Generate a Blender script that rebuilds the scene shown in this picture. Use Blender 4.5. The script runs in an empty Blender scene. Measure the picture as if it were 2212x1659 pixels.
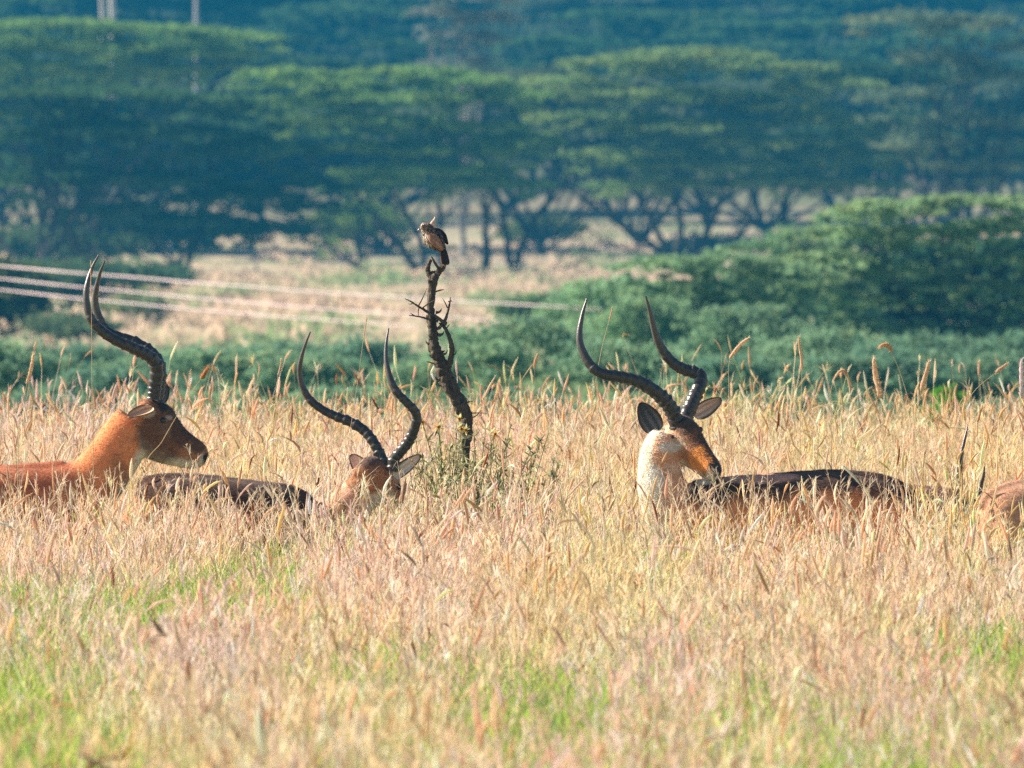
import bpy, math, random
import numpy as np
from mathutils import Vector

random.seed(7)
rng = np.random.default_rng(7)
scene = bpy.context.scene
C = scene.collection

# ------------------------------------------------------------------ camera, world, sun
H = 2.2                 # camera height above the grass field
S = 24000.0             # pixels (of the 2211 wide layout grid) per radian
HOR = 390.0             # row of eye level in that grid
cam_d = bpy.data.cameras.new('camera')
cam = bpy.data.objects.new('camera', cam_d); C.objects.link(cam)
cam_d.sensor_width = 36.0
cam_d.lens = 36.0 * S / 2211.0
cam_d.clip_start = 0.5; cam_d.clip_end = 6000
cam.location = (0, 0, H)
cam.rotation_euler = (math.radians(90) - math.atan((829.5 - HOR) / S), 0, 0)
cam_d.dof.use_dof = True
cam_d.dof.focus_distance = 50.0
cam_d.dof.aperture_fstop = 9.5
scene.camera = cam

SUN_AZ = math.radians(-76)      # measured from +Y towards +X: from the left, a little behind the animals
SUN_EL = math.radians(34)
world = bpy.data.worlds.new('World'); scene.world = world
world.use_nodes = True
wn = world.node_tree.nodes; wl = world.node_tree.links
bg = wn['Background']
sky = wn.new('ShaderNodeTexSky'); sky.sky_type = 'NISHITA'; sky.sun_disc = False
sky.sun_elevation = SUN_EL; sky.sun_rotation = SUN_AZ
wl.new(sky.outputs[0], bg.inputs[0]); bg.inputs[1].default_value = 0.05
sd = bpy.data.lights.new('sun', 'SUN'); sd.energy = 5.0; sd.angle = math.radians(0.5)
sd.color = (1.0, 0.87, 0.72)
sun = bpy.data.objects.new('sun', sd); C.objects.link(sun)
sdir = Vector((math.sin(SUN_AZ) * math.cos(SUN_EL), math.cos(SUN_AZ) * math.cos(SUN_EL), math.sin(SUN_EL)))
sun.rotation_euler = sdir.to_track_quat('Z', 'Y').to_euler()
scene.view_settings.view_transform = 'Standard'
scene.view_settings.look = 'None'
scene.view_settings.exposure = 1.4
scene.view_settings.gamma = 1.0
cy = scene.cycles
cy.use_denoising = False
cy.max_bounces = 6; cy.diffuse_bounces = 3; cy.transmission_bounces = 4; cy.volume_bounces = 0; cy.glossy_bounces = 2
cy.use_adaptive_sampling = False

# ------------------------------------------------------------------ helpers
def P(u, v, Y):
    return np.array(((u - 1105.5) / S * Y, Y, H - (v - HOR) / S * Y))

def tag(o, label=None, cat=None, group=None, kind=None):
    if label: o['label'] = label
    if cat: o['category'] = cat
    if group: o['group'] = group
    if kind: o['kind'] = kind
    return o

def empty(name, loc):
    o = bpy.data.objects.new(name, None); C.objects.link(o); o.location = loc
    o.empty_display_size = 0.2
    return o

class MB:
    """collects vertices, faces and a colour per vertex"""
    def __init__(s): s.v = []; s.f3 = []; s.f4 = []; s.c = []; s.n = 0
    def add(s, v, f, col):
        v = np.asarray(v, float).reshape(-1, 3); f = np.asarray(f, int)
        col = np.asarray(col, float)
        if col.ndim == 1: col = np.tile(col[:3], (len(v), 1))
        s.v.append(v); s.c.append(col)
        (s.f4 if f.shape[1] == 4 else s.f3).append(f + s.n)
        s.n += len(v)
    def mesh(s, name, smooth=True):
        v = np.concatenate(s.v).astype(np.float32); c = np.concatenate(s.c).astype(np.float32)
        f4 = np.concatenate(s.f4) if s.f4 else np.zeros((0, 4), int)
        f3 = np.concatenate(s.f3) if s.f3 else np.zeros((0, 3), int)
        me = bpy.data.meshes.new(name)
        me.vertices.add(len(v)); me.vertices.foreach_set('co', v.ravel())
        nl = f4.size + f3.size
        me.loops.add(nl)
        me.loops.foreach_set('vertex_index', np.concatenate([f4.ravel(), f3.ravel()]).astype(np.int32))
        me.polygons.add(len(f4) + len(f3))
        st = np.concatenate([np.arange(len(f4)) * 4, len(f4) * 4 + np.arange(len(f3)) * 3]).astype(np.int32)
        me.polygons.foreach_set('loop_start', st)
        me.update(calc_edges=True)
        if smooth: me.polygons.foreach_set('use_smooth', np.ones(len(me.polygons), bool))
        setcol(me, c)
        return me
    def build(s, name, mat, parent=None, smooth=True):
        me = s.mesh(name, smooth); me.materials.append(mat)
        o = bpy.data.objects.new(name, me); C.objects.link(o)
        if parent is not None: attach(o, parent)
        return o

def setcol(me, c):
    a = me.color_attributes.new('Col', 'FLOAT_COLOR', 'POINT')
    a.data.foreach_set('color', np.concatenate([np.clip(c, 0, 1), np.ones((len(c), 1))], 1).astype(np.float32).ravel())

def attach(o, parent):
    """parent o, shifting its mesh into the parent's space (all parents are unrotated)"""
    base = Vector((0, 0, 0)); p = parent
    while p is not None: base += p.location; p = p.parent
    o.parent = parent
    if o.type == 'MESH':
        me = o.data; a = np.empty(len(me.vertices) * 3, np.float32); me.vertices.foreach_get('co', a)
        a = a.reshape(-1, 3) - np.array(base, np.float32); me.vertices.foreach_set('co', a.ravel()); me.update()

def catmull(p, n):
    """resample rows of p (stations) to n rows"""
    p = np.asarray(p, float); k = len(p)
    q = np.vstack([2 * p[0] - p[1], p, 2 * p[-1] - p[-2]])
    t = np.linspace(0, k - 1 - 1e-9, n); i = t.astype(int); f = (t - i)[:, None]
    a, b, c, d = q[i], q[i + 1], q[i + 2], q[i + 3]
    return 0.5 * (2 * b + (c - a) * f + (2 * a - 5 * b + 4 * c - d) * f ** 2 + (3 * b - 3 * c + d - a) * f ** 3)

def norm(a): return a / np.maximum(np.linalg.norm(a, axis=-1, keepdims=True), 1e-9)

def tube(mb, pts, rad, col, seg=8, lump=0.0, cap=True):
    pts = np.asarray(pts, float); n = len(pts); rad = np.broadcast_to(np.asarray(rad, float), (n,))
    t = norm(np.gradient(pts, axis=0))
    ref = np.array((0.13, 0.95, 0.21)) if abs(t[0] @ np.array((0, 1, 0))) < 0.8 else np.array((1., 0, 0.1))
    s = norm(np.cross(t, ref)); w = np.cross(s, t)
    th = np.linspace(0, 2 * math.pi, seg, endpoint=False)
    if lump:
        q_ = rng.normal(size=(n + 8, seg)); q_ = sum(q_[i:i + n] for i in range(9)) / 3.0
        r = rad[:, None] * (1 + lump * (q_ + .35 * rng.normal(size=(n, seg))))
    else: r = rad[:, None] * np.ones((n, seg))
    v = pts[:, None, :] + r[..., None] * (np.cos(th)[None, :, None] * s[:, None, :] + np.sin(th)[None, :, None] * w[:, None, :])
    v = v.reshape(-1, 3)
    i = np.arange(n - 1)[:, None] * seg; j = np.arange(seg)[None, :]; j2 = (j + 1) % seg
    f = np.stack([i + j, i + j2, i + seg + j2, i + seg + j], -1).reshape(-1, 4)
    col = np.asarray(col, float)
    if col.ndim == 2: col = np.repeat(col, seg, 0)
    mb.add(v, f, col)
    if cap:
        for k, c in ((0, pts[0]), (n - 1, pts[-1])):
            b = np.vstack([v[k * seg:(k + 1) * seg], c])
            ff = np.array([(q, (q + 1) % seg, seg) if k else ((q + 1) % seg, q, seg) for q in range(seg)])
            mb.add(b, ff, col if col.ndim == 1 else np.tile(col[k * seg], (seg + 1, 1)))

def loft(mb, c, L, a, b, seg=28, col=(1, 1, 1)):
    """closed elliptical loft; returns ring frames"""
    c = np.asarray(c, float); n = len(c); t = norm(np.gradient(c, axis=0))
    L = norm(L - t * np.sum(L * t, -1, keepdims=True)); N = np.cross(t, L)
    th = np.linspace(0, 2 * math.pi, seg, endpoint=False)
    v = c[:, None, :] + np.cos(th)[None, :, None] * (a[:, None] * L)[:, None, :] + np.sin(th)[None, :, None] * (b[:, None] * N)[:, None, :]
    v = v.reshape(-1, 3)
    i = np.arange(n - 1)[:, None] * seg; j = np.arange(seg)[None, :]; j2 = (j + 1) % seg
    f = np.stack([i + j, i + j2, i + seg + j2, i + seg + j], -1).reshape(-1, 4)
    base = mb.n; mb.add(v, f, np.array(col))
    for k in (0, n - 1):
        bb = np.vstack([v[k * seg:(k + 1) * seg], c[k]])
        ff = np.array([((q + 1) % seg, q, seg) if k == 0 else (q, (q + 1) % seg, seg) for q in range(seg)])
        mb.add(bb, ff, np.array(col))
    return c, L, N, a, b

def remeshed(mb, voxel, smooth_it=4):
    me = mb.mesh('tmp'); o = bpy.data.objects.new('tmp', me); C.objects.link(o)
    m = o.modifiers.new('r', 'REMESH'); m.mode = 'VOXEL'; m.voxel_size = voxel
    s = o.modifiers.new('s', 'SMOOTH'); s.factor = 0.6; s.iterations = smooth_it
    dg = bpy.context.evaluated_depsgraph_get(); dg.update()
    out = bpy.data.meshes.new_from_object(o.evaluated_get(dg))
    bpy.data.objects.remove(o); bpy.data.meshes.remove(me)
    while out.color_attributes: out.color_attributes.remove(out.color_attributes[0])
    out.materials.clear()
    out.polygons.foreach_set('use_smooth', np.ones(len(out.polygons), bool))
    return out

def coords(me):
    a = np.empty(len(me.vertices) * 3, np.float32); me.vertices.foreach_get('co', a); return a.reshape(-1, 3)

# value noise in numpy
_lat = rng.random((64, 64, 64))
def vnoise(p, sc):
    p = np.asarray(p, float) * sc; i = np.floor(p).astype(int); f = p - i; f = f * f * (3 - 2 * f); i &= 63; j = (i + 1) & 63
    r = 0
    for dx in (0, 1):
        for dy in (0, 1):
            for dz in (0, 1):
                w = (f[..., 0] if dx else 1 - f[..., 0]) * (f[..., 1] if dy else 1 - f[..., 1]) * (f[..., 2] if dz else 1 - f[..., 2])
                r = r + w * _lat[(j if dx else i)[..., 0], (j if dy else i)[..., 1], (j if dz else i)[..., 2]]
    return r
def fbm(p, sc, o=3):
    r = 0; a = .5; t = 0
    for k in range(o): r = r + a * vnoise(np.asarray(p) + 17.3 * k, sc * 2 ** k); t += a; a *= .5
    return r / t

# ------------------------------------------------------------------ materials
def mat_new(name):
    m = bpy.data.materials.new(name); m.use_nodes = True
    nt = m.node_tree; nt.nodes.clear(); return m, nt.nodes, nt.links

def mat_leaf(name, transl=0.35, tint=(1, 1, 1), rough=0.9, noise=6.0):
    m, n, l = mat_new(name)
    out = n.new('ShaderNodeOutputMaterial'); mix = n.new('ShaderNodeMixShader')
    d = n.new('ShaderNodeBsdfDiffuse'); t = n.new('ShaderNodeBsdfTranslucent')
    a = n.new('ShaderNodeAttribute'); a.attribute_name = 'Col'
    mul = n.new('ShaderNodeMix'); mul.data_type = 'RGBA'; mul.blend_type = 'MULTIPLY'; mul.inputs[0].default_value = 1
    ns = n.new('ShaderNodeTexNoise'); ns.inputs['Scale'].default_value = noise
    tc = n.new('ShaderNodeTexCoord'); l.new(tc.outputs['Object'], ns.inputs['Vector'])
    cr = n.new('ShaderNodeValToRGB'); cr.color_ramp.elements[0].position = .3; cr.color_ramp.elements[1].position = .7
    cr.color_ramp.elements[0].color = tuple(.72 * x for x in tint) + (1,); cr.color_ramp.elements[1].color = tuple(tint) + (1,)
    l.new(ns.outputs[0], cr.inputs[0]); l.new(a.outputs[0], mul.inputs[6]); l.new(cr.outputs[0], mul.inputs[7])
    l.new(mul.outputs[2], d.inputs[0]); l.new(mul.outputs[2], t.inputs[0])
    mix.inputs[0].default_value = transl
    l.new(d.outputs[0], mix.inputs[1]); l.new(t.outputs[0], mix.inputs[2]); l.new(mix.outputs[0], out.inputs[0])
    return m

def mat_attr(name, rough=0.7, bump=0.0, bscale=60.0, stretch=(1, 1, 1), spec=0.3, var=0.25, vscale=20.0, sheen=0.0, dist=0.01):
    m, n, l = mat_new(name)
    out = n.new('ShaderNodeOutputMaterial'); b = n.new('ShaderNodeBsdfPrincipled')
    a = n.new('ShaderNodeAttribute'); a.attribute_name = 'Col'
    tc = n.new('ShaderNodeTexCoord'); mp = n.new('ShaderNodeMapping'); mp.inputs['Scale'].default_value = stretch
    l.new(tc.outputs['Object'], mp.inputs[0])
    ns = n.new('ShaderNodeTexNoise'); ns.inputs['Scale'].default_value = vscale; ns.inputs['Detail'].default_value = 5
    l.new(mp.outputs[0], ns.inputs['Vector'])
    cr = n.new('ShaderNodeValToRGB'); cr.color_ramp.elements[0].position = .3; cr.color_ramp.elements[1].position = .7
    cr.color_ramp.elements[0].color = (1 - var,) * 3 + (1,); cr.color_ramp.elements[1].color = (1, 1, 1, 1)
    mul = n.new('ShaderNodeMix'); mul.data_type = 'RGBA'; mul.blend_type = 'MULTIPLY'; mul.inputs[0].default_value = 1
    l.new(ns.outputs[0], cr.inputs[0]); l.new(a.outputs[0], mul.inputs[6]); l.new(cr.outputs[0], mul.inputs[7])
    l.new(mul.outputs[2], b.inputs['Base Color'])
    b.inputs['Roughness'].default_value = rough; b.inputs['Specular IOR Level'].default_value = spec
    if sheen: b.inputs['Sheen Weight'].default_value = sheen; b.inputs['Sheen Roughness'].default_value = .5
    if bump:
        n2 = n.new('ShaderNodeTexNoise'); n2.inputs['Scale'].default_value = bscale; n2.inputs['Detail'].default_value = 4
        l.new(mp.outputs[0], n2.inputs['Vector'])
        bp = n.new('ShaderNodeBump'); bp.inputs['Strength'].default_value = bump; bp.inputs['Distance'].default_value = dist
        l.new(n2.outputs[0], bp.inputs['Height']); l.new(bp.outputs[0], b.inputs['Normal'])
    l.new(b.outputs[0], out.inputs[0])
    return m

M_GRASS = mat_leaf('grass_straw', .54, noise=3.0)
M_LEAF = mat_leaf('acacia_leaf', .42, noise=.8)
M_BARK = mat_attr('bark', .9, .8, 9, (1, 1, .4), .1, .45, 5, dist=.05)
M_DEAD = mat_attr('dead_wood', .85, 1.0, 60, (1, 1, .22), .2, .75, 40, dist=.02)
M_FUR = mat_attr('fur', .75, .3, 170, (.45, 1, 1), .18, .2, 60, sheen=.15, dist=.006)
M_HORN = mat_attr('horn', .34, .35, 160, (1, 1, 1), .55, .35, 50, dist=.003)
M_EYE = mat_attr('eye', .08, 0, spec=.8, var=0)
M_FEATHER = mat_attr('feather', .8, .5, 260, (1, 1, .5), .15, .45, 130, dist=.003)
M_WIRE = mat_attr('wire', .4, .1, 50, spec=.5, var=.15)
M_WIRE_BAND = mat_leaf('fence_wire', .6, noise=1.0)  # for the fence wires: translucent so sun from behind brightens them
M_POST = mat_attr('painted_post', .6, .2, 3, spec=.3, var=.3, vscale=1)

# ------------------------------------------------------------------ terrain
YS = np.array([-60, 0, 60, 66, 110, 160, 260, 430, 500, 560, 600, 700, 800, 1000, 1150, 1250])
ZS = np.array([0, 0, 0, -.1, -.9, -1.3, -1.5, -1.5, -1.0, .1, 1.5, 9, 18, 32, 50, 38])
def gz(y): return float(np.interp(y, YS, ZS))
def build_ground():
    ys = np.concatenate([np.linspace(-60, 20, 9), np.linspace(22, 130, 109), np.linspace(133, 640, 170), np.linspace(645, 1250, 90)])
    xs = np.concatenate([np.linspace(-900, -80, 42), np.linspace(-76, 76, 77), np.linspace(80, 900, 42)])
    X, Y = np.meshgrid(xs, ys)
    Z = np.interp(Y, YS, ZS)
    k = np.ones(9) / 9
    Z[20:] = np.apply_along_axis(lambda a: np.convolve(np.pad(a, 4, 'edge'), k, 'valid'), 0, Z)[20:]
    p = np.stack([X, Y, X * 0], -1)
    Z += (fbm(p, .03, 3) - .5) * np.clip((Y - 560) / 200, 0, 1) * 3 + (fbm(p, .2, 2) - .5) * .12 * np.clip((Y - 70) / 60, 0, 1)
    ny, nx = X.shape
    i = np.arange(ny - 1)[:, None] * nx; j = np.arange(nx - 1)[None]
    f = np.stack([i + j, i + j + 1, i + nx + j + 1, i + nx + j], -1).reshape(-1, 4)
    m, n, l = mat_new('savanna_ground')
    out = n.new('ShaderNodeOutputMaterial'); b = n.new('ShaderNodeBsdfDiffuse')
    tc = n.new('ShaderNodeTexCoord')
    n1 = n.new('ShaderNodeTexNoise'); n1.inputs['Scale'].default_value = .09; n1.inputs['Detail'].default_value = 6; n1.inputs['Roughness'].default_value = .65
    n2 = n.new('ShaderNodeTexNoise'); n2.inputs['Scale'].default_value = 2.5; n2.inputs['Detail'].default_value = 6
    l.new(tc.outputs['Object'], n1.inputs['Vector']); l.new(tc.outputs['Object'], n2.inputs['Vector'])
    cr = n.new('ShaderNodeValToRGB'); e = cr.color_ramp.elements
    e[0].position = .38; e[0].color = (.27, .28, .16, 1); e[1].position = .6; e[1].color = (.44, .34, .25, 1)
    l.new(n1.outputs[0], cr.inputs[0])
    mx = n.new('ShaderNodeMix'); mx.data_type = 'RGBA'; mx.blend_type = 'OVERLAY'; mx.inputs[0].default_value = .5
    l.new(cr.outputs[0], mx.inputs[6]); l.new(n2.outputs[0], mx.inputs[7])
    # the grass field in front is dark soil and litter; the far hill is scrubby
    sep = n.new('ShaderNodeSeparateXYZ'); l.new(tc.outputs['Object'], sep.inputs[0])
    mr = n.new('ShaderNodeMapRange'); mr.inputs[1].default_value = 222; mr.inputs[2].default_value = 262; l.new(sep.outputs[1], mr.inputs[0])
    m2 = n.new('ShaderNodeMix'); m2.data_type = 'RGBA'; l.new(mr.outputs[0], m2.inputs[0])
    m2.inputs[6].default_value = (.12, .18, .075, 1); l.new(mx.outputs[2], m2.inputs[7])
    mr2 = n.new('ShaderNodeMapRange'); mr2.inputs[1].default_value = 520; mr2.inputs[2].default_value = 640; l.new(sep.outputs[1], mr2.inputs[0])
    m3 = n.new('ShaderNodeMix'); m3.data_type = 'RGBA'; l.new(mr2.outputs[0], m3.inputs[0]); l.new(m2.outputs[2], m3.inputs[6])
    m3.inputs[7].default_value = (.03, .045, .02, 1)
    l.new(m3.outputs[2], b.inputs[0]); l.new(b.outputs[0], out.inputs[0])
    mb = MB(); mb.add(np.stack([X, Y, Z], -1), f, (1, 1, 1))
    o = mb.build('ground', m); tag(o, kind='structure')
build_ground()

# ------------------------------------------------------------------ haze
def build_haze():
    bpy_me = bpy.data.meshes.new('haze')
    x0, x1, y0, y1, z0, z1 = -1000, 1000, -80, 1300, -4, 66
    v = [(x, y, z) for x in (x0, x1) for y in (y0, y1) for z in (z0, z1)]
    f = [(0, 1, 3, 2), (4, 6, 7, 5), (0, 4, 5, 1), (2, 3, 7, 6), (0, 2, 6, 4), (1, 5, 7, 3)]
    bpy_me.from_pydata(v, [], f); bpy_me.update()
    m, n, l = mat_new('haze')
    out = n.new('ShaderNodeOutputMaterial'); pv = n.new('ShaderNodeVolumePrincipled')
    pv.inputs['Color'].default_value = HAZE_COL + (1,); pv.inputs['Density'].default_value = HAZE_D
    pv.inputs['Anisotropy'].default_value = 0.0
    l.new(pv.outputs[0], out.inputs['Volume'])
    bpy_me.materials.append(m)
    o = bpy.data.objects.new('haze', bpy_me); C.objects.link(o); tag(o, kind='stuff')
HAZE_COL = (.03, .42, .80); HAZE_D = .00037
build_haze()

# ------------------------------------------------------------------ trees
def leaf_cloud(mb, centers, spread, per, size, col, colvar=.11, flat=.35):
    """many small leaf quads scattered round clump centres; colour differs per clump and per leaf"""
    n = len(centers)
    c = np.repeat(centers, per, 0); sp = np.repeat(spread, per, 0)
    p = c + rng.normal(size=c.shape) * sp * .5
    N = len(p)
    nrm = norm(rng.normal(size=(N, 3)) + np.array((0, 0, .9)))
    t = norm(np.cross(nrm, norm(rng.normal(size=(N, 3))))); b = np.cross(nrm, t)
    s = size * rng.uniform(.5, 1.3, (N, 1)); s2 = s * rng.uniform(.35, .8, (N, 1))
    v = np.stack([p - t * s, p - b * s2, p + t * s, p + b * s2], 1).reshape(-1, 3)
    f = np.arange(4 * N).reshape(-1, 4)
    cl = 1 + colvar * rng.normal(size=(n, 1)) ; hue = rng.normal(size=(n, 1)) * colvar * .5
    cc = np.repeat(np.asarray(col)[None] * cl * np.concatenate([1 + hue, np.ones_like(hue), 1 - hue], 1), per, 0)
    cc = cc * rng.uniform(.8, 1.2, (N, 1))
    mb.add(v, f, np.repeat(np.clip(cc, .005, .9), 4, 0))

def tree(name, u, base_v, Y, pads, label, cat='tree', group=None, col=(.075, .13, .04), leaf=.115, dens=1.5, trunks=((0, 0),), tr=.15,
         bark=(.055, .05, .045), depth=.75, hang=.6, limbs=1.4, arms=(), fc=(.14, .30)):
    px = Y / S
    g = gz(Y) if base_v is None else max(gz(Y), H - (base_v - HOR) * px) if False else gz(Y)
    root = empty(name, P(u, 0, Y) * np.array((1, 1, 0)) + np.array((0, 0, g)))
    tag(root, label, cat, group)
    crown = MB(); trunk = MB(); ends = []
    for (pu, pv, hw, hh) in pads:
        c = P(pu, pv, Y); a = hw * px; b = a * depth; h = hh * px
        area = math.pi * a * b
        k = max(8, int(area * 2.6 * dens))
        th = rng.uniform(0, 2 * math.pi, k); r = np.sqrt(rng.uniform(0, 1, k))
        x = r * np.cos(th) * a; y = r * np.sin(th) * b
        top = h * np.sqrt(np.clip(1 - r ** 2 * .85, 0, 1))
        inner = rng.random(k) < .22
        z = np.where(inner, top - rng.random(k) * h * (1 + hang), top + rng.normal(size=k) * h * .07)
        y = y + rng.normal(size=k) * b * .15
        cen = c + np.stack([x, y, z], 1)
        cs = np.sqrt(area / k)
        w = rng.uniform(.5, 1.5, (k, 1)) * cs * .95
        per = int(np.clip(70 * (cs / (leaf * 6)) ** 2, 24, 110))
        leaf_cloud(crown, cen, np.concatenate([w, w, w * rng.uniform(*fc, (k, 1))], 1), per, leaf, col)
        ends.append((c, a, b, h))
    z0 = g - .2
    bx = (np.array([P(u + du, 0, Y)[0] for du, dy in trunks]))
    for ai, (arm, r0) in enumerate(arms):
        q = catmull([P(a_, b_, Y + (ai % 3 - 1) * 1.6 * j / len(arm)) for j, (a_, b_) in enumerate(arm)], 18); q[0, 2] = min(q[0, 2], z0 + .1)
        q += rng.normal(size=q.shape) * .03
        tube(trunk, q, np.linspace(r0, r0 * .42, 18), bark, 8, .06)
        for w in range(5):
            s0 = q[8 + 2 * w]; e2 = s0 + np.array((rng.uniform(-1, 1) * 1.4 + (q[-1][0] - q[8][0]) * .5, rng.uniform(-1.2, 1.2), rng.uniform(.8, 2.2)))
            tube(trunk, catmull([s0, s0 * .5 + e2 * .5 + rng.normal(size=3) * .12, e2], 8), np.linspace(r0 * .3, .02, 8), bark, 5, .1)
    for ti, (du, dy) in enumerate(() if arms else trunks):
        bp = np.array((bx[ti], Y + dy, z0))
        near = sorted(ends, key=lambda e: abs(e[0][0] - bp[0]) + rng.random() * e[1] * .5)
        take = near[:max(2, int(math.ceil(len(ends) / len(trunks) * 1.3)))]
        cx = np.mean([e[0][0] for e in take]); cz = np.min([e[0][2] for e in take])
        fork = bp + np.array(((cx - bp[0]) * .12, 0, (cz - z0) * rng.uniform(.08, .2)))
        n = 8
        pts = np.linspace(bp, fork, n) + rng.normal(size=(n, 3)) * tr * .12
        tube(trunk, pts, np.linspace(tr * 1.25, tr * .9, n), bark, 8, .08)
        for (c, a, b, h) in take:
            for q in range(max(1, int(round(limbs)))):
                e = c + np.array((rng.uniform(-.6, .6) * a, rng.uniform(-.6, .6) * b, -h * .5))
                mid = fork * .5 + e * .5 + np.array((0, 0, -(e[2] - fork[2]) * .10)) + rng.normal(size=3) * a * .06
                pp = catmull([fork - (fork - bp) * .15 * q, fork * .75 + mid * .25, mid, e], 12)
                pp += rng.normal(size=pp.shape) * tr * .12
                tube(trunk, pp, np.linspace(tr * .6, tr * .12, 12), bark, 6, .1)
                for w in range(3):
                    s0 = pp[7 + w]; e2 = e + np.array((rng.uniform(-.6, .6) * a, rng.uniform(-.6, .6) * b, rng.uniform(-.3, .6) * h))
                    p2 = catmull([s0, s0 * .5 + e2 * .5 + rng.normal(size=3) * a * .05, e2], 7)
                    tube(trunk, p2, np.linspace(tr * .25, tr * .06, 7), bark, 5, .1)
    trunk.build('trunk', M_BARK, root)
    crown.build('crown', M_LEAF, root)
    return root

G1 = (.20, .34, .10); G2 = (.22, .33, .12); G3 = (.08, .16, .065); GREY = (.17, .17, .14)
# the big umbrella acacias on the far side of the pale field
tree('acacia_tree', 905, 605, 425,
     [(610, 172, 110, 22), (700, 200, 150, 26), (640, 235, 150, 24), (870, 170, 150, 22), (1000, 190, 130, 26), (1085, 225, 110, 28), (880, 225, 190, 22),
      (780, 275, 190, 22), (1010, 285, 130, 18), (835, 325, 110, 14), (960, 340, 190, 22), (1110, 320, 120, 24), (900, 385, 200, 22), (1060, 410, 140, 20), (790, 405, 110, 18)],
     'wide umbrella acacia behind the perched bird, its forked trunk rising from the pale clearing', group='umbrella acacias beyond the clearing',
     trunks=((0, 0), (145, 3), (205, -2)), tr=.17, limbs=1, col=G1,
     arms=[(((905, 612), (882, 560), (826, 490), (776, 425)), .20), (((908, 612), (914, 540), (884, 470), (842, 410)), .16), (((880, 640), (796, 592), (724, 542), (676, 500)), .10), (((1050, 608), (1050, 520), (1044, 420)), .20),
           (((1105, 615), (1124, 540), (1160, 470), (1204, 410)), .17), (((1103, 615), (1098, 540), (1084, 460), (1070, 400)), .17), (((1110, 622), (1185, 592), (1270, 560)), .07), (((965, 612), (950, 540), (952, 430)), .13)])
tree('acacia_tree', 1450, 560, 445,
     [(1225, 192, 120, 24), (1360, 150, 150, 26), (1500, 134, 170, 26), (1650, 160, 150, 24), (1780, 195, 120, 22), (1400, 210, 190, 16), (1560, 215, 120, 14), (1700, 245, 140, 18),
      (1820, 275, 150, 26), (1930, 310, 130, 34), (1290, 265, 150, 22), (1480, 285, 190, 22), (1660, 320, 190, 22), (1830, 350, 150, 26), (1380, 345, 170, 22), (1560, 370, 200, 22), (1420, 410, 150, 18), (1700, 405, 170, 22), (1850, 415, 110, 22)],
     'broadest flat topped acacia with a fan of bare limbs, right of the bird', group='umbrella acacias beyond the clearing',
     trunks=((0, 0), (60, 2), (245, -2)), tr=.17, col=G2, limbs=1,
     arms=[(((1450, 562), (1380, 512), (1306, 462), (1250, 425)), .16), (((1452, 562), (1412, 492), (1372, 412)), .17), (((1460, 562), (1470, 480), (1452, 400)), .18), (((1474, 562), (1530, 500), (1562, 415)), .17),
           (((1484, 562), (1572, 522), (1655, 455)), .15), (((1692, 547), (1692, 480), (1702, 415)), .22), (((1520, 562), (1526, 480), (1508, 400)), .12), (((1440, 562), (1360, 540), (1290, 520)), .08)])
tree('acacia_tree', 400, 600, 412,
     [(60, 215, 150, 18), (240, 212, 190, 18), (420, 225, 150, 16), (520, 255, 110, 24), (100, 262, 130, 26), (40, 320, 110, 34), (230, 300, 170, 36),
      (400, 320, 180, 44), (560, 350, 150, 46), (680, 430, 120, 38), (330, 420, 190, 44), (520, 450, 150, 40), (150, 410, 140, 50), (640, 470, 110, 34), (250, 480, 130, 34), (430, 500, 150, 30), (-40, 430, 120, 60), (560, 515, 120, 22)],
     'dark layered acacia at the left with drooping crown reaching low over the clearing', group='umbrella acacias beyond the clearing',
     trunks=((0, 0), (-210, 3), (-310, -3)), tr=.17, col=G3, dens=1.5, hang=.9)
tree('acacia_tree', 160, 500, 470,
     [(120, 66, 190, 20), (330, 78, 170, 20), (500, 92, 120, 16), (50, 110, 130, 24), (220, 118, 180, 22), (420, 130, 130, 20), (-80, 120, 140, 24), (60, 160, 150, 22), (320, 165, 160, 20)],
     'bright topped acacia at upper left, its flat crown below the pale posts', group='umbrella acacias beyond the clearing', tr=.25, col=G1)
tree('acacia_tree', 2080, 520, 432,
     [(1950, 60, 130, 30), (2110, 80, 130, 40), (2010, 150, 120, 34), (2150, 190, 120, 40), (1960, 230, 110, 34), (2090, 290, 130, 44), (2230, 130, 110, 44), (2230, 300, 110, 44), (1990, 330, 110, 34), (2100, 380, 120, 30)],
     'tall loose grey green acacia filling the upper right corner', group='umbrella acacias beyond the clearing', tr=.24, col=(.16, .22, .13), dens=.8, depth=.55)
tree('bare_tree', 1000, 300, 478,
     [(1000, 20, 110, 46), (940, 55, 70, 36), (1060, 70, 80, 40), (990, 105, 90, 34), (1010, 145, 60, 24)],
     'pale grey thin crowned tree at the top, above the central acacia', col=(.22, .26, .22), dens=1.2, tr=.16, bark=(.3, .28, .25), leaf=.13)
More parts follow.
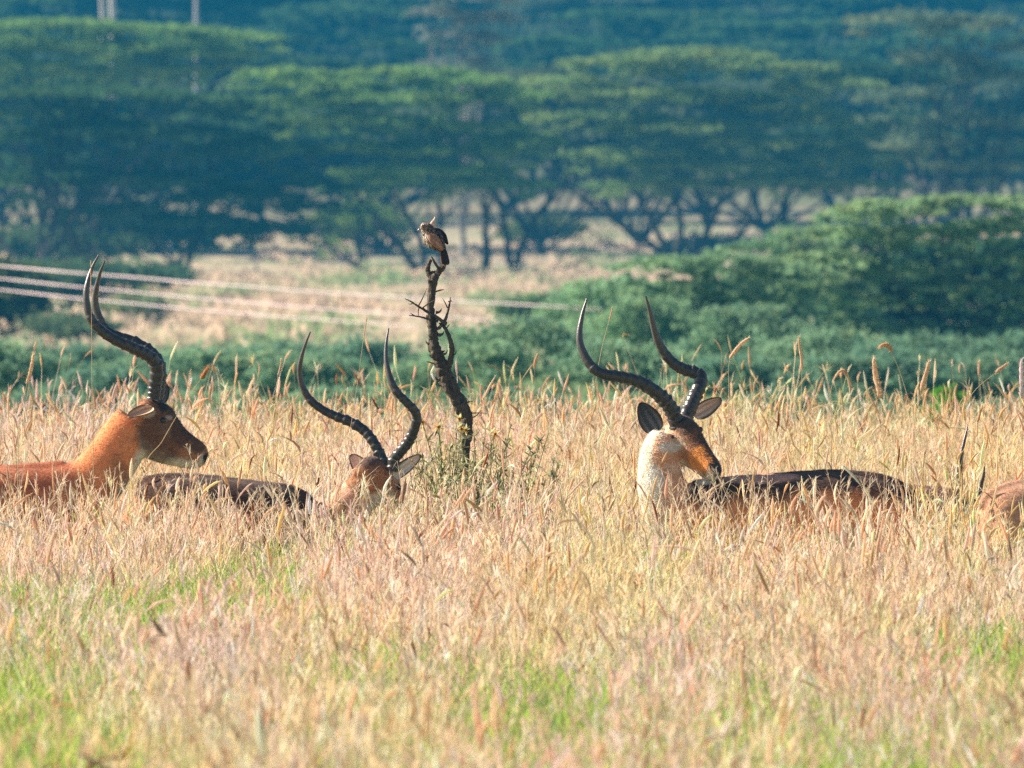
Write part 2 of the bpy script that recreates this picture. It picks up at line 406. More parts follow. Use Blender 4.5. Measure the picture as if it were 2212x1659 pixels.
# the low spreading acacias at the right, nearer
tree('acacia_tree', 2100, 780, 200,
     [(1920, 475, 120, 40), (2060, 462, 150, 36), (2220, 462, 120, 36), (1840, 535, 110, 44), (2130, 520, 150, 36), (2000, 530, 110, 40), (1790, 590, 130, 44), (1950, 610, 130, 36),
      (2220, 590, 130, 44), (2100, 650, 160, 40), (1900, 680, 140, 40), (1750, 660, 130, 44), (2280, 690, 130, 44), (1980, 745, 160, 40), (2160, 745, 150, 40), (1820, 740, 130, 44), (2280, 780, 130, 40), (1700, 740, 110, 40)],
     'nearer spreading acacia at the right with bright green domed crown and open branches', col=(.30, .44, .22), leaf=.06, fc=(.16, .36), dens=12, tr=.09, trunks=((0, 0), (-60, 1)), limbs=1, depth=.6)
tree('acacia_tree', 1480, 800, 188,
     [(1430, 600, 120, 40), (1560, 590, 130, 36), (1690, 610, 120, 36), (1330, 655, 110, 40), (1480, 650, 140, 40), (1640, 665, 130, 40), (1370, 715, 140, 44), (1540, 725, 140, 44), (1690, 735, 120, 40), (1280, 730, 90, 40), (1450, 780, 150, 40), (1620, 790, 140, 40)],
     'low rounded bright acacia behind the horns of the right antelope', col=(.28, .44, .23), leaf=.06, fc=(.18, .4), dens=11, tr=.07, limbs=1, depth=.6)
tree('acacia_tree', 1750, 700, 235,
     [(1640, 560, 110, 34), (1760, 530, 110, 36), (1850, 490, 100, 36), (1720, 600, 130, 40), (1600, 620, 110, 36), (1860, 590, 120, 40), (1760, 660, 150, 40)],
     'bright acacia filling the gap behind the two nearer spreading ones', col=(.22, .36, .18), leaf=.07, fc=(.3, .6), dens=8, tr=.1, limbs=1, depth=.6)
tree('acacia_tree', 2050, 730, 250,
     [(1880, 560, 120, 50), (2020, 580, 130, 50), (2180, 570, 130, 50), (1950, 650, 140, 50), (2120, 650, 140, 50), (2260, 640, 110, 50), (1850, 700, 120, 44), (2020, 715, 140, 44), (2200, 715, 130, 44)],
     'dark acacia half hidden behind the nearer spreading one at the right', col=(.08, .17, .08), leaf=.12, dens=4.5, tr=.1, limbs=1, depth=.6)
tree('acacia_tree', 1500, 730, 240,
     [(1360, 680, 110, 40), (1480, 660, 120, 44), (1600, 690, 120, 44), (1700, 700, 110, 40), (1420, 740, 120, 40), (1580, 745, 120, 40)],
     'dim green acacia half hidden behind the low rounded bright one', col=(.10, .20, .09), leaf=.12, dens=4.5, tr=.1, limbs=1, depth=.6)

# shrubs: (u, top v, half width, Y, colour, label)
def shrub(u, tv, hw, Y, col, label, group=None, dens=1., name='shrub', leaf=None):
    px = Y / S; g = gz(Y); gv = HOR + (H - g) / px
    hh = (gv - tv)
    pads = []
    k = 7
    for q in range(k):
        fu = rng.uniform(-.75, .75); fz = rng.uniform(0, .65)
        pads.append((u + fu * hw, tv + hh * (.12 + .5 * fz + .22 * fu * fu), hw * rng.uniform(.38, .6), hh * rng.uniform(.10, .18)))
    pads.append((u, tv + hh * .14, hw * .55, hh * .12))
    pads.append((u, tv + hh * .45, hw * .95, hh * .3))
    return tree(name, u, None, Y, pads, label, 'bush', group, col=col, leaf=leaf or Y * .00028, dens=dens * (130 / Y) ** 2 * 12, tr=.035 * Y / 120, limbs=1, depth=.8, hang=1.0, fc=(.35, .7))
GB = (.27, .43, .25); GT = (.20, .35, .22)
gB = 'green thorn bushes beyond the tall grass'
shr = [
 (-60, 742, 200, 150, GB, 'rounded green bush at the left edge, behind the left antelope'),
 (240, 800, 190, 135, GT, 'low teal green bush just behind the neck of the left antelope'),
 (520, 765, 220, 150, GB, 'broad green bush between the left antelope and the middle horns'),
 (800, 742, 150, 158, GT, 'green bush behind the dead stump, reaching to the left of it'),
 (1150, 690, 170, 152, GB, 'dark green bush directly right of the dead stump'),
 (1010, 745, 160, 140, GB, 'mid green bush right behind the middle of the dead stump'),
 (1330, 745, 170, 140, GB, 'pale green bush behind the left horn of the right antelope'),
 (1600, 775, 190, 135, GT, 'deep green bush behind the right ear of the right antelope'),
 (1860, 775, 180, 138, GT, 'dark bush in the shade under the spreading right acacia'),
 (2130, 770, 190, 140, GT, 'dark bush at the right edge under the spreading acacia'),
 (60, 860, 200, 112, GT, 'low bush at the far left, just above the seed heads'),
 (420, 850, 200, 108, GB, 'low bush behind the face of the left antelope'),
 (720, 845, 180, 110, GB, 'low bush showing between the middle pair of horns'),
 (1080, 850, 200, 108, GT, 'low bush behind the foot of the dead stump'),
 (1380, 860, 190, 112, GB, 'low bush below the left horn of the right antelope'),
 (1700, 855, 190, 110, GT, 'low teal bush behind the grass right of the right antelope'),
 (2330, 830, 200, 112, GT, 'low bush beyond the right edge of the field'),
]
shr += [
 (2480, 765, 200, 138, GT, 'bush standing beyond the right edge of the grass, partly cut off'), (-260, 770, 200, 138, GT, 'bush standing beyond the left edge of the grass, partly cut off'), (2420, 700, 200, 175, GB, 'larger soft green bush past the right edge behind the seed heads'),
 (1290, 612, 130, 215, (.32, .50, .26), 'soft green bush at the right end of the clearing'), (1400, 650, 150, 182, (.30, .47, .25), 'pale green bush low down in front of the low rounded acacia'),
 (1640, 665, 150, 178, GB, 'green bush between the two spreading acacias, low down'), (1800, 720, 150, 165, GB, 'green bush under the left side of the nearer spreading acacia'),
 (1990, 730, 160, 160, GT, 'teal bush beneath the middle of the nearer spreading acacia'), (2200, 725, 150, 165, GT, 'teal bush beneath the right side of the nearer spreading acacia'),
 (620, 752, 160, 172, GT, 'soft teal bush in the row, left of the middle pair of horns'), (130, 757, 150, 175, GT, 'soft teal bush in the row, behind the nape of the left antelope'),
 (390, 768, 150, 168, GB, 'soft green bush in the row, above the muzzle of the left antelope')]
for (u, tv, hw, Y, col, lab) in shr: shrub(u, tv, hw, Y, col, lab, gB)
shrub(2035, 838, 62, 92, (.16, .42, .05), 'small vivid green bush standing above the grass at the right', dens=1.3)
shrub(780, 445, 100, 455, (.20, .30, .07), 'sunlit yellow green bush under the central acacia, left of the bird', dens=1.2)
tree('acacia_tree', 20, 745, 262, [(-60, 600, 120, 44), (40, 620, 80, 40), (-20, 660, 120, 44), (70, 680, 60, 34), (-60, 700, 140, 40)],
     'dark squat acacia at the left edge of the pale clearing', col=(.10, .16, .08), leaf=.11, dens=4.5, tr=.1, limbs=1, depth=.7)
shrub(290, 640, 80, 285, (.26, .32, .16), 'sparse pale bush standing alone in the clearing', dens=.35)
shrub(1180, 480, 90, 500, (.18, .24, .08), 'pale bush far beyond the trunks right of the bird')
shrub(1560, 520, 110, 490, (.13, .15, .09), 'grey bush seen through the fanned limbs of the broadest acacia')
shrub(330, 470, 220, 500, (.15, .2, .07), 'pale bush seen beneath the dark layered acacia')
shrub(80, 505, 190, 430, (.12, .18, .08), 'wide dark bush at the left edge under the dark layered acacia', dens=1.2)

shrub(200, 575, 170, 320, (.10, .18, .09), 'teal bush between the squat acacia and the dark layered acacia trunk', dens=1.4)
shrub(170, 690, 110, 250, (.16, .24, .13), 'hazy green bush low in the clearing, right of the squat acacia')
shrub(1190, 640, 110, 260, (.16, .28, .12), 'green bush in the clearing between the stump and the low rounded acacia')
shrub(330, 585, 90, 372, (.09, .16, .07), 'dark bush beside the trunk foot of the dark layered acacia', dens=1.2)
shrub(60, 575, 130, 360, (.09, .16, .07), 'dark bush at the far left behind the squat acacia', dens=1.2)
shrub(2060, 560, 260, 275, (.10, .20, .08), 'wide bush filling the space behind the nearer spreading acacia at the right', dens=1.4)
shrub(1700, 600, 220, 270, (.10, .20, .08), 'wide bush behind the gap between the two nearer acacias', dens=1.4)
shrub(2330, 560, 200, 272, (.10, .20, .08), 'bush at the far right edge behind the nearer spreading acacia', dens=1.4)
# forest climbing the far slope
frng = random.Random(11)
kinds = [((.05, .10, .04), 'dark green'), ((.08, .16, .06), 'mid green'), ((.12, .17, .09), 'grey green')]
rowlab = ['in the lowest row of the slope', 'in the second row of the slope', 'midway up the slope', 'high on the slope', 'near the top of the slope', 'topmost on the slope']
for r, Y in enumerate((505, 560, 620, 690, 765, 860)):
    half = 1105 * Y / S + 8
    n = 12
    if r > 3: half += 2
    for k in range(n):
        Yk = Y + frng.uniform(-18, 18)
        x = -half + (k + .5 + (r % 2) * .5 - .25) * 2 * half / n + frng.uniform(-2, 2)
        u = 1105.5 + x * S / Yk; g = gz(Yk); px = Yk / S
        ht = frng.uniform(6.5, 9.5); w = frng.uniform(6, 9)
        pads = []
        for q in range(10):
            fx = frng.uniform(-.8, .8)
            pads.append((u + fx * w / px, HOR + (H - (g + ht * frng.uniform(.45, .97) - abs(fx) * 1.2)) / px, w * frng.uniform(.3, .5) / px, frng.uniform(.35, .7) / px))
        pads.append((u, HOR + (H - (g + ht * .55)) / px, w * .8 / px, 1.2 / px))
        ci = frng.randrange(3)
        fr = (u + 40) / 2211; pos = ['leftmost of its row', 'second from the left', 'third from the left', 'fourth from the left', 'fifth from the left', 'sixth from the left', 'sixth from the right', 'fifth from the right', 'fourth from the right', 'third from the right', 'second from the right', 'rightmost of its row'][k]
        tree('slope_tree', u, None, Yk, pads, '%s flat crowned tree %s, %s' % (kinds[ci][1], rowlab[r], pos), 'tree', 'trees on the far slope',
             col=kinds[ci][0], leaf=.2, dens=.9, tr=.2, limbs=1, depth=.7)

def scrub():
    mb = MB(); n = 3600
    Y = rng.uniform(215, 540, n); x = rng.uniform(-1, 1, n) * (Y * .0461 + 8)
    q = np.c_[x, Y * .25, Y * 0]; f = fbm(q, .35, 3); keep = rng.random(n) < np.clip((f - .44) * 5, .10, 1); x = x[keep]; Y = Y[keep]; f = f[keep]; n = len(x)
    z = np.interp(Y, YS, ZS); hh = rng.uniform(.05, .25, n) * np.clip((f - .3) * 3, .5, 1.2)
    w = rng.uniform(.3, 1.1, n)
    g = np.clip((fbm(np.c_[x, Y * .25, Y * 0 + 5], .22, 2) - .56) * 6, 0, 1)[:, None]
    col = (1 - g) * np.array((.74, .58, .43)) + g * np.array((.34, .44, .22))
    for i in range(14):
        c = np.stack([x + rng.normal(size=n) * w * .6, Y + rng.normal(size=n) * w * .6, z + hh * rng.uniform(.2, 1, n)], 1)
        for k in range(3):
            p = c + rng.normal(size=c.shape) * .12
            t = norm(rng.normal(size=(n, 3)) + np.array((0, 0, .8))); b = norm(np.cross(t, rng.normal(size=(n, 3)))); s_ = rng.uniform(.08, .2, (n, 1))
            v = np.stack([p - t * s_, p - b * s_ * .4, p + t * s_, p + b * s_ * .4], 1).reshape(-1, 3)
            mb.add(v, np.arange(4 * n).reshape(-1, 4), np.repeat(np.clip(col * rng.uniform(.75, 1.2, (n, 1)), 0, 1), 4, 0))
    o = mb.build('scrub', M_LEAF, smooth=False); tag(o, 'low dry grass and scrub scattered over the distant clearing', 'scrub', kind='stuff')
scrub()

# ------------------------------------------------------------------ wires and posts
def wire(pts, Y0, Y1, label, r=.016):
    """fence wire shaped as a flat translucent band so the sun brightens it"""
    k = len(pts); L = catmull([P(u, v, Y0 + (Y1 - Y0) * i / (k - 1)) for i, (u, v) in enumerate(pts)], 120)
    L[:, 2] += .003 * np.sin(np.arange(120) * .31)
    mb = MB(); tw = .25 * np.sin(np.arange(120) * .35)
    up = np.stack([0 * tw, .35 + tw, np.ones(120)], 1); up = norm(up) * r * .36
    v = np.stack([L - up, L + up], 1).reshape(-1, 3); i = np.arange(119) * 2
    mb.add(v, np.stack([i, i + 2, i + 3, i + 1], 1), (.88, .70, .74))
    o = mb.build('fence_wire', M_WIRE_BAND); tag(o, label, 'fence tape', 'pale fence wires crossing the clearing')
wire([(-420, 540), (0, 575), (300, 600), (640, 627), (960, 648), (1320, 669)], 150, 215, 'topmost of the three pale pinkish wires, running behind the dead stump', .032)
wire([(-420, 562), (0, 602), (300, 632), (640, 662), (900, 681), (1130, 696)], 150, 215, 'middle one of the three pale wires strung above the clearing', .028)
wire([(-420, 580), (0, 626), (300, 657), (560, 680), (760, 695), (900, 705)], 150, 215, 'lowest of the three pale wires strung above the clearing', .028)
def post(u, v0, v1, Y, r, label, col):
    mb = MB(); g = P(u, 0, Y)
    top = P(u, v1, Y)[2]; pts = np.array([(g[0], Y, z) for z in np.linspace(gz(Y) - .3, top, 14)]); pts[:, :2] += rng.normal(size=(14, 2)) * r * .12
    tube(mb, pts, np.linspace(r * 1.1, r * .9, 14), col, 10, .03)
    o = mb.build('post', M_POST); tag(o, label, 'post', 'pale posts behind the upper left acacia')
post(222, 60, -40, 536, 0.131, 'left greyer post of the close pair at the upper left', (.4, .38, .36))
post(243, 60, -40, 534, 0.150, 'right whiter post of the close pair at the upper left', (.55, .53, .50))
post(424, 60, -40, 541, 0.105, 'single thin grey post at the top, right of the pair', (.38, .37, .38))

# ------------------------------------------------------------------ antelopes
def S2(st, Y, Ldir, n):
    """stations (u, v, dy, b px, a m) -> resampled centres, L, a, b"""
    st = np.array([(*P(s[0], s[1], Y + s[2]), s[4], s[3] * Y / S) for s in st])
    r = catmull(st, n)
    return r[:, :3], np.tile(np.array(Ldir, float), (n, 1)), np.maximum(r[:, 3], .004), np.maximum(r[:, 4], .004)

def horn(parent, pts, Y, r0, side_label=None, ridged=.66, nr=15):
    a = np.array([P(u, v, Y + dy) for (u, v, dy) in pts]); n = 150
    p = catmull(a, n)
    d = np.r_[0, np.cumsum(np.linalg.norm(np.diff(p, axis=0), axis=1))]; s = d / d[-1]
    rad = r0 * (1 - .22 * s - .70 * s ** 2.6) + .0015
    ph = nr * (s / ridged) ** .9 + .22 * np.sin(s * 23 + r0 * 900) ; am = rng.uniform(.45, 1.25, nr + 3)
    saw = (ph % 1.0); ridge = np.where(s < ridged, (saw ** 2.2) * .36 * am[np.clip(ph, 0, nr + 2).astype(int)] * (1 - .45 * s / ridged), 0)
    rad = rad * (1 + ridge)
    col = np.array((.042, .036, .033))[None] * (1 + .6 * ridge[:, None] * 5) + np.array((.07, .062, .06)) * np.clip((s[:, None] - ridged + .1) * 5, 0, 1)
    mb = MB(); tube(mb, p, rad, col, 14, .015)
    return mb.build('horn', M_HORN, parent)

def ear(parent, base, tip, Y, width, facing, inner=(.10, .08, .08), outer=(.45, .22, .12), rim=(.05, .035, .03), curl=.5):
    """cupped leaf-shaped ear with an inner and an outer skin"""
    B = P(*base[:2], Y + base[2]); T = P(*tip[:2], Y + tip[2]); ax = T - B; Ln = np.linalg.norm(ax); ax /= Ln
    f = np.array(facing, float); f = norm(f - ax * (f @ ax)); w = np.cross(ax, f)
    nu, nv = 13, 15
    uu = np.linspace(-1, 1, nu); tt = np.linspace(0, 1, nv)
    wd = width * .5 * np.sin(np.clip(tt, .0, 1) ** .75 * math.pi) ** .62 * (1 - .1 * tt) + .006
    pts_i = []; pts_o = []; ci = []; co = []
    for j, t in enumerate(tt):
        for x in uu:
            c = B + ax * (t * Ln) + w * (x * wd[j]) + f * (curl * wd[j] * (x * x - .6))
            pts_i.append(c + f * .002); pts_o.append(c - f * .005)
            e = max(abs(x), (t - .55) * 2)
            k = min(1, max(0, (e - .72) / .15)) if t > .15 else 0
            streak = .5 + .5 * math.cos(x * 9)
            ic = np.array(inner) * (1 + 1.2 * streak * (1 - t)) + np.array((.3, .28, .26)) * (.35 * streak * (1 - t))
            ci.append(ic * (1 - k) + np.array(rim) * k); co.append(np.array(outer) * (1 - k * .8) + np.array(rim) * k * .8)
    V = np.array(pts_i + pts_o); N0 = nu * nv
    F = []
    for j in range(nv - 1):
        for i in range(nu - 1):
            q = j * nu + i; F.append((q, q + 1, q + nu + 1, q + nu)); F.append((N0 + q, N0 + q + nu, N0 + q + nu + 1, N0 + q + 1))
    for j in range(nv - 1):
        for i in (0, nu - 1):
            q = j * nu + i; F.append((q, q + nu, N0 + q + nu, N0 + q) if i == 0 else (q, N0 + q, N0 + q + nu, q + nu))
    for i in range(nu - 1):
        q = (nv - 1) * nu + i; F.append((q, q + 1, N0 + q + 1, N0 + q)); F.append((i, N0 + i, N0 + i + 1, i + 1))
    mb = MB(); mb.add(V, np.array(F), np.array(ci + co))
    return mb.build('ear', M_FUR, parent)

def eye(parent, u, v, Y, dy, r=.0135):
    c = P(u, v, Y + dy); mb = MB(); n = 10
    th = np.linspace(0, math.pi, n); pts = c + np.stack([0 * th, -np.cos(th) * r, 0 * th], 1)
    tube(mb, pts, np.maximum(np.sin(th) * r, .0005), (.012, .008, .006), 14)
    return mb.build('eye', M_EYE, parent)

def leg(mb, hip, gz0, fwd, front, r=.05):
    """jointed tapering leg from hip/shoulder point down to the ground"""
    h = hip[2] - gz0; f = np.array((fwd, 0, 0.))
    if front: p = [hip, hip + f * .02 + np.array((0, 0, -h * .35)), hip - f * .01 + np.array((0, 0, -h * .62)), hip + np.array((0, 0, -h * .92)), hip + f * .05 + np.array((0, 0, -h))]
    else: p = [hip, hip + f * .10 + np.array((0, 0, -h * .30)), hip - f * .13 + np.array((0, 0, -h * .60)), hip - f * .08 + np.array((0, 0, -h * .92)), hip - f * .02 + np.array((0, 0, -h))]
    rr = [r * 2.1, r * .85, r * .52, r * .36, r * .42] if front else [r * 2.5, r * 1.15, r * .5, r * .38, r * .42]
    q = catmull(np.c_[np.array(p), rr], 22); tube(mb, q[:, :3], q[:, 3], (1, 1, 1), 12)

def paint_body(me, frames, headframes, style):
    v = coords(me).astype(float)
    cen = np.concatenate([f[0] for f in frames + headframes]); Ls = np.concatenate([f[1] for f in frames + headframes]); Ns = np.concatenate([f[2] for f in frames + headframes])
    aa = np.concatenate([f[3] for f in frames + headframes]); bb = np.concatenate([f[4] for f in frames + headframes])
    ishead = np.concatenate([np.zeros(sum(len(f[0]) for f in frames)), np.ones(sum(len(f[0]) for f in headframes))])
    sp = np.concatenate([np.linspace(0, 1, len(f[0])) for f in frames + headframes])
    idx = np.empty(len(v), int)
    for i0 in range(0, len(v), 4000):
        d = ((v[i0:i0 + 4000, None] - cen[None]) ** 2).sum(-1) / (np.maximum(aa, bb) ** 2)[None]
        idx[i0:i0 + 4000] = d.argmin(1)
    r = v - cen[idx]; q = (r * Ns[idx]).sum(1) / bb[idx]; w = (r * Ls[idx]).sum(1) / aa[idx]; s = sp[idx]; hd = ishead[idx] > .5
    nz = (fbm(v, 22, 3) - .5)
    def sm(x, a, b): return np.clip((x - a) / (b - a), 0, 1)[:, None]
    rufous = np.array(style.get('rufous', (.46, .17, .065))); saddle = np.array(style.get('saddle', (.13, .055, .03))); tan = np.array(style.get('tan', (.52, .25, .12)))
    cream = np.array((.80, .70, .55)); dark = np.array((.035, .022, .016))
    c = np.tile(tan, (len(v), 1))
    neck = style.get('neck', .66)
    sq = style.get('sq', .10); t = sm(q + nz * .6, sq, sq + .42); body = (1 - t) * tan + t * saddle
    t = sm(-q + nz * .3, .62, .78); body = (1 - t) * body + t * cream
    c = body
    nk = sm(s, neck - .04, neck + .04); nc = np.tile(rufous, (len(v), 1))
    th = sm(-q + nz * .5 + style.get('throat', 0), .35, .75); nc = (1 - th) * nc + th * cream
    c = (1 - nk) * c + nk * nc
    leg_ = (v[:, 2] < style['legz'])[:, None] & (~hd[:, None])
    c = np.where(leg_, np.array((.50, .27, .14)), c)
    # head
    hc = np.tile(np.array((.50, .21, .09)), (len(v), 1))
    t = sm(q + nz * .5, .55, .85) * (1 - sm(s, .62, .8)); hc = (1 - t) * hc + t * np.array((.12, .06, .04))
    t = sm(-q + nz * .3, .30, .55); hc = (1 - t) * hc + t * cream
    t = sm(s, .80, .86) * sm(-q, -.45, -.1); hc = (1 - t) * hc + t * cream
    t = sm(s, .90, .94) * sm(q, -.1, .1); hc = (1 - t) * hc + t * dark
    t = ((np.abs(s - .955) < .02) & (np.abs(q + .28) < .07))[:, None]; hc = np.where(t, dark, hc)
    # pale patch over and under the eye
    e = np.exp(-((s - .36) ** 2 / .006 + (q - .30) ** 2 / .05))[:, None] * (np.abs(w) > .4)[:, None]; hc = hc * (1 - .7 * e) + cream * .7 * e
    c = np.where(hd[:, None], hc, c)
    pu = v[:, 0] / v[:, 1] * S + 1105.5; pv = HOR + (H - v[:, 2]) / v[:, 1] * S
    for (su, sv, ru, rv, sc, st) in style.get('coat_light_marks', ()):  # coat markings, plus sun and shade painted into the fur colour
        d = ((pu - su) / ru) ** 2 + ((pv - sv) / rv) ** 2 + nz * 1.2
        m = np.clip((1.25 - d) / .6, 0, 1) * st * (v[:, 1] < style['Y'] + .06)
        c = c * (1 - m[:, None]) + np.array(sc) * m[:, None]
    c = c * (1 + nz[:, None] * .45)
    setcol(me, c)

def hairs(me, root, n=70000, flow=(-1, 0, -.55)):
    v = coords(me).astype(float); nn = np.empty(len(v) * 3, np.float32); me.vertices.foreach_get('normal', nn); nn = nn.reshape(-1, 3)
    cc = np.empty(len(v) * 4, np.float32); me.color_attributes['Col'].data.foreach_get('color', cc); cc = cc.reshape(-1, 4)[:, :3]
    i = rng.integers(0, len(v), n); p = v[i] + rng.normal(size=(n, 3)) * .004; N = nn[i]
    p -= N * ((p - v[i]) * N).sum(1, keepdims=True)
    f = np.array(flow, float); f = f[None] + rng.normal(size=(n, 3)) * .35; t = norm(f - N * (f * N).sum(1, keepdims=True))
    L = rng.uniform(.008, .018, (n, 1)); d = norm(t + N * rng.uniform(.15, .5, (n, 1))); sdd = norm(np.cross(d, N)) * .0011
    V = np.stack([p - N * .001 - sdd, p - N * .001 + sdd, p + d * L], 1).reshape(-1, 3)
    mb = MB(); mb.add(V, np.arange(3 * n).reshape(-1, 3), np.repeat(np.clip(cc[i] * rng.uniform(.78, 1.15, (n, 1)), 0, 1), 3, 0))
    mb.build('coat', M_FUR, root, smooth=False)

def antelope(Y, rootuv, label, body, Lb, head, Lh, horns, hr, ears, eyes, style, group='impala-like antelopes', facing=1):
    root = empty('antelope', (P(rootuv, 0, Y)[0], Y, 0)); tag(root, label, 'antelope', 'antelopes standing in the tall grass')
    mb = MB()
    fr = [loft(mb, *S2(body, Y, Lb, 90)[:2], *S2(body, Y, Lb, 90)[2:])]
    hf = [loft(mb, *S2(head, Y, Lh, 46)[:2], *S2(head, Y, Lh, 46)[2:], seg=24)]
    c, L, N, a, b = fr[0]
    nb = style['legs']   # fractions along the loft of rear and front legs
    for fr_, isf in ((nb[0], False), (nb[1], True)):
        i = int(fr_ * 89)
        for sgn in (-1, 1):
            hip = c[i] + L[i] * sgn * a[i] * .62 - np.array((0, 0, b[i] * .35)); hip = hip + np.array((rng.uniform(-.04, .04), 0, 0))
            leg(mb, hip, 0.0, facing, isf)
    tube(mb, c[6:60] + N[6:60] * (b[6:60, None] * .93), .026 + .006 * np.sin(np.linspace(0, 9, 54)), (1, 1, 1), 8)
    me = remeshed(mb, .009, 5); style['Y'] = Y
    style['legz'] = min(c[int(nb[0] * 89), 2] - b[int(nb[0] * 89)] * 1.0, c[int(nb[1] * 89), 2] - b[int(nb[1] * 89)])
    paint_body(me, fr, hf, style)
    hairs(me, root, flow=(-facing, 0, -.55))
    me.materials.append(M_FUR); o = bpy.data.objects.new('body', me); C.objects.link(o); attach(o, root)
    for h in horns: horn(root, h, Y, hr)
    for e in ears: ear(root, *e[0:2], Y, *e[2:])
    for e in eyes: eye(root, e[0], e[1], Y, e[2])
    return root

# left antelope, facing right
antelope(50.0, -60, 'left antelope in profile with rusty sunlit neck and tall swept back horns',
    [(-345, 1078, 0, 28, .05), (-330, 1082, 0, 60, .10), (-270, 1090, 0, 78, .135), (-150, 1098, 0, 82, .14), (-40, 1093, 0, 82, .14), (50, 1090, 0, 82, .125), (120, 1082, 0, 78, .11),
     (190, 1052, 0, 66, .09), (236, 1000, .0, 58, .08), (268, 950, .0, 55, .075), (296, 912, 0, 50, .07)], (0, 1, 0),
    [(288, 897, 0, 34, .05), (302, 905, 0, 54, .065), (325, 925, .01, 64, .072), (345, 942, .02, 58, .066), (368, 958, .03, 49, .05), (392, 970, .04, 41, .04), (415, 980, .05, 35, .036), (432, 986, .06, 29, .034), (446, 991, .065, 15, .022)], (-.12, 1, 0),
    [[(331, 862, -.035), (334, 838, -.04), (338, 795, -.07), (325, 772, -.10), (285, 751, -.14), (246, 733, -.16), (214, 710, -.17), (193, 681, -.17), (186, 632, -.16), (197, 584, -.13), (213, 551, -.10)],
     [(338, 862, .03), (342, 838, .04), (345, 798, .07), (332, 768, .10), (294, 741, .14), (258, 728, .16), (234, 717, .17), (219, 698, .17), (208, 667, .17), (206, 637, .16), (215, 593, .13), (226, 564, .10)]], .027,
    [((330, 880, -.05), (276, 900, -.12), .06, (-.2, -.7, .7), (.50, .28, .16), (.62, .30, .15), (.3, .15, .09)), ((345, 868, .05), (362, 832, .13), .05, (.5, -.6, 0), (.10, .08, .08), (.3, .15, .08))],
    [(352, 908, -.045)], dict(legs=(.12, .52), neck=.70, throat=-.25, rufous=(.88, .32, .12), saddle=(.50, .15, .06), tan=(.70, .26, .10),
         coat_light_marks=[(345, 945, 50, 58, (.17, .075, .035), .85), (352, 868, 13, 26, (.04, .025, .02), .9), (395, 930, 26, 34, (.10, .045, .025), .8), (428, 960, 16, 22, (.10, .05, .03), .8),  # broad dark patches paint the shaded face into the coat
                (412, 1012, 22, 9, (.70, .62, .5), .8), (446, 990, 9, 13, (.03, .02, .018), 1), (316, 892, 20, 9, (.78, .68, .55), .8), (365, 902, 8, 5, (.6, .5, .4), .6), (255, 1050, 26, 60, (.22, .11, .05), .5)]), facing=1)

# middle antelope, head low and turned away
antelope(50.6, 470, 'middle antelope with lowered head turned away, dark back and wide horns beside the stump',
    [(281, 1088, 0, 30, .05), (298, 1096, 0, 58, .10), (360, 1107, 0, 78, .135), (450, 1112, 0, 82, .14), (550, 1121, 0, 80, .14), (610, 1130, 0, 78, .12), (655, 1146, 0, 64, .105),
     (696, 1145, 0, 56, .085), (732, 1118, .0, 50, .075), (764, 1085, 0, 46, .07), (790, 1058, 0, 42, .065)], (0, 1, 0),
    [(782, 1048, -.04, 36, .06), (798, 1038, 0, 52, .078), (818, 1042, .06, 52, .08), (836, 1058, .12, 42, .066), (846, 1072, .18, 30, .045), (855, 1084, .23, 26, .038), (861, 1092, .26, 15, .024)], (-.93, .35, 0),
    [[(822, 1020, .02), (827, 997, .02), (819, 980, .03), (806, 954, .04), (786, 930, .06), (758, 912, .08), (727, 900, .10), (698, 886, .12), (670, 864, .13), (653, 835, .13), (647, 804, .12), (650, 776, .10), (659, 745, .08), (670, 717, .06)],
     [(846, 1018, -.03), (852, 992, -.03), (866, 974, -.05), (883, 952, -.07), (895, 926, -.10), (900, 903, -.12), (894, 886, -.13), (875, 866, -.14), (855, 844, -.14), (841, 812, -.13), (834, 778, -.11), (834, 742, -.09), (839, 709, -.07)]], .0225,
    [((797, 1030, .02), (757, 982, .05), .07, (-.2, -1, .3), (.92, .62, .48), (.6, .34, .2)), ((850, 1030, -.02), (908, 984, -.08), .06, (-.3, -1, .5), (.92, .6, .45), (.6, .34, .2))],
    [(862, 1052, .06)], dict(legs=(.12, .55), neck=.68, rufous=(.84, .46, .30), saddle=(.085, .038, .022), tan=(.62, .27, .12)), facing=1)  # saddle: real dark mantle, made near-black with the back's shade painted in

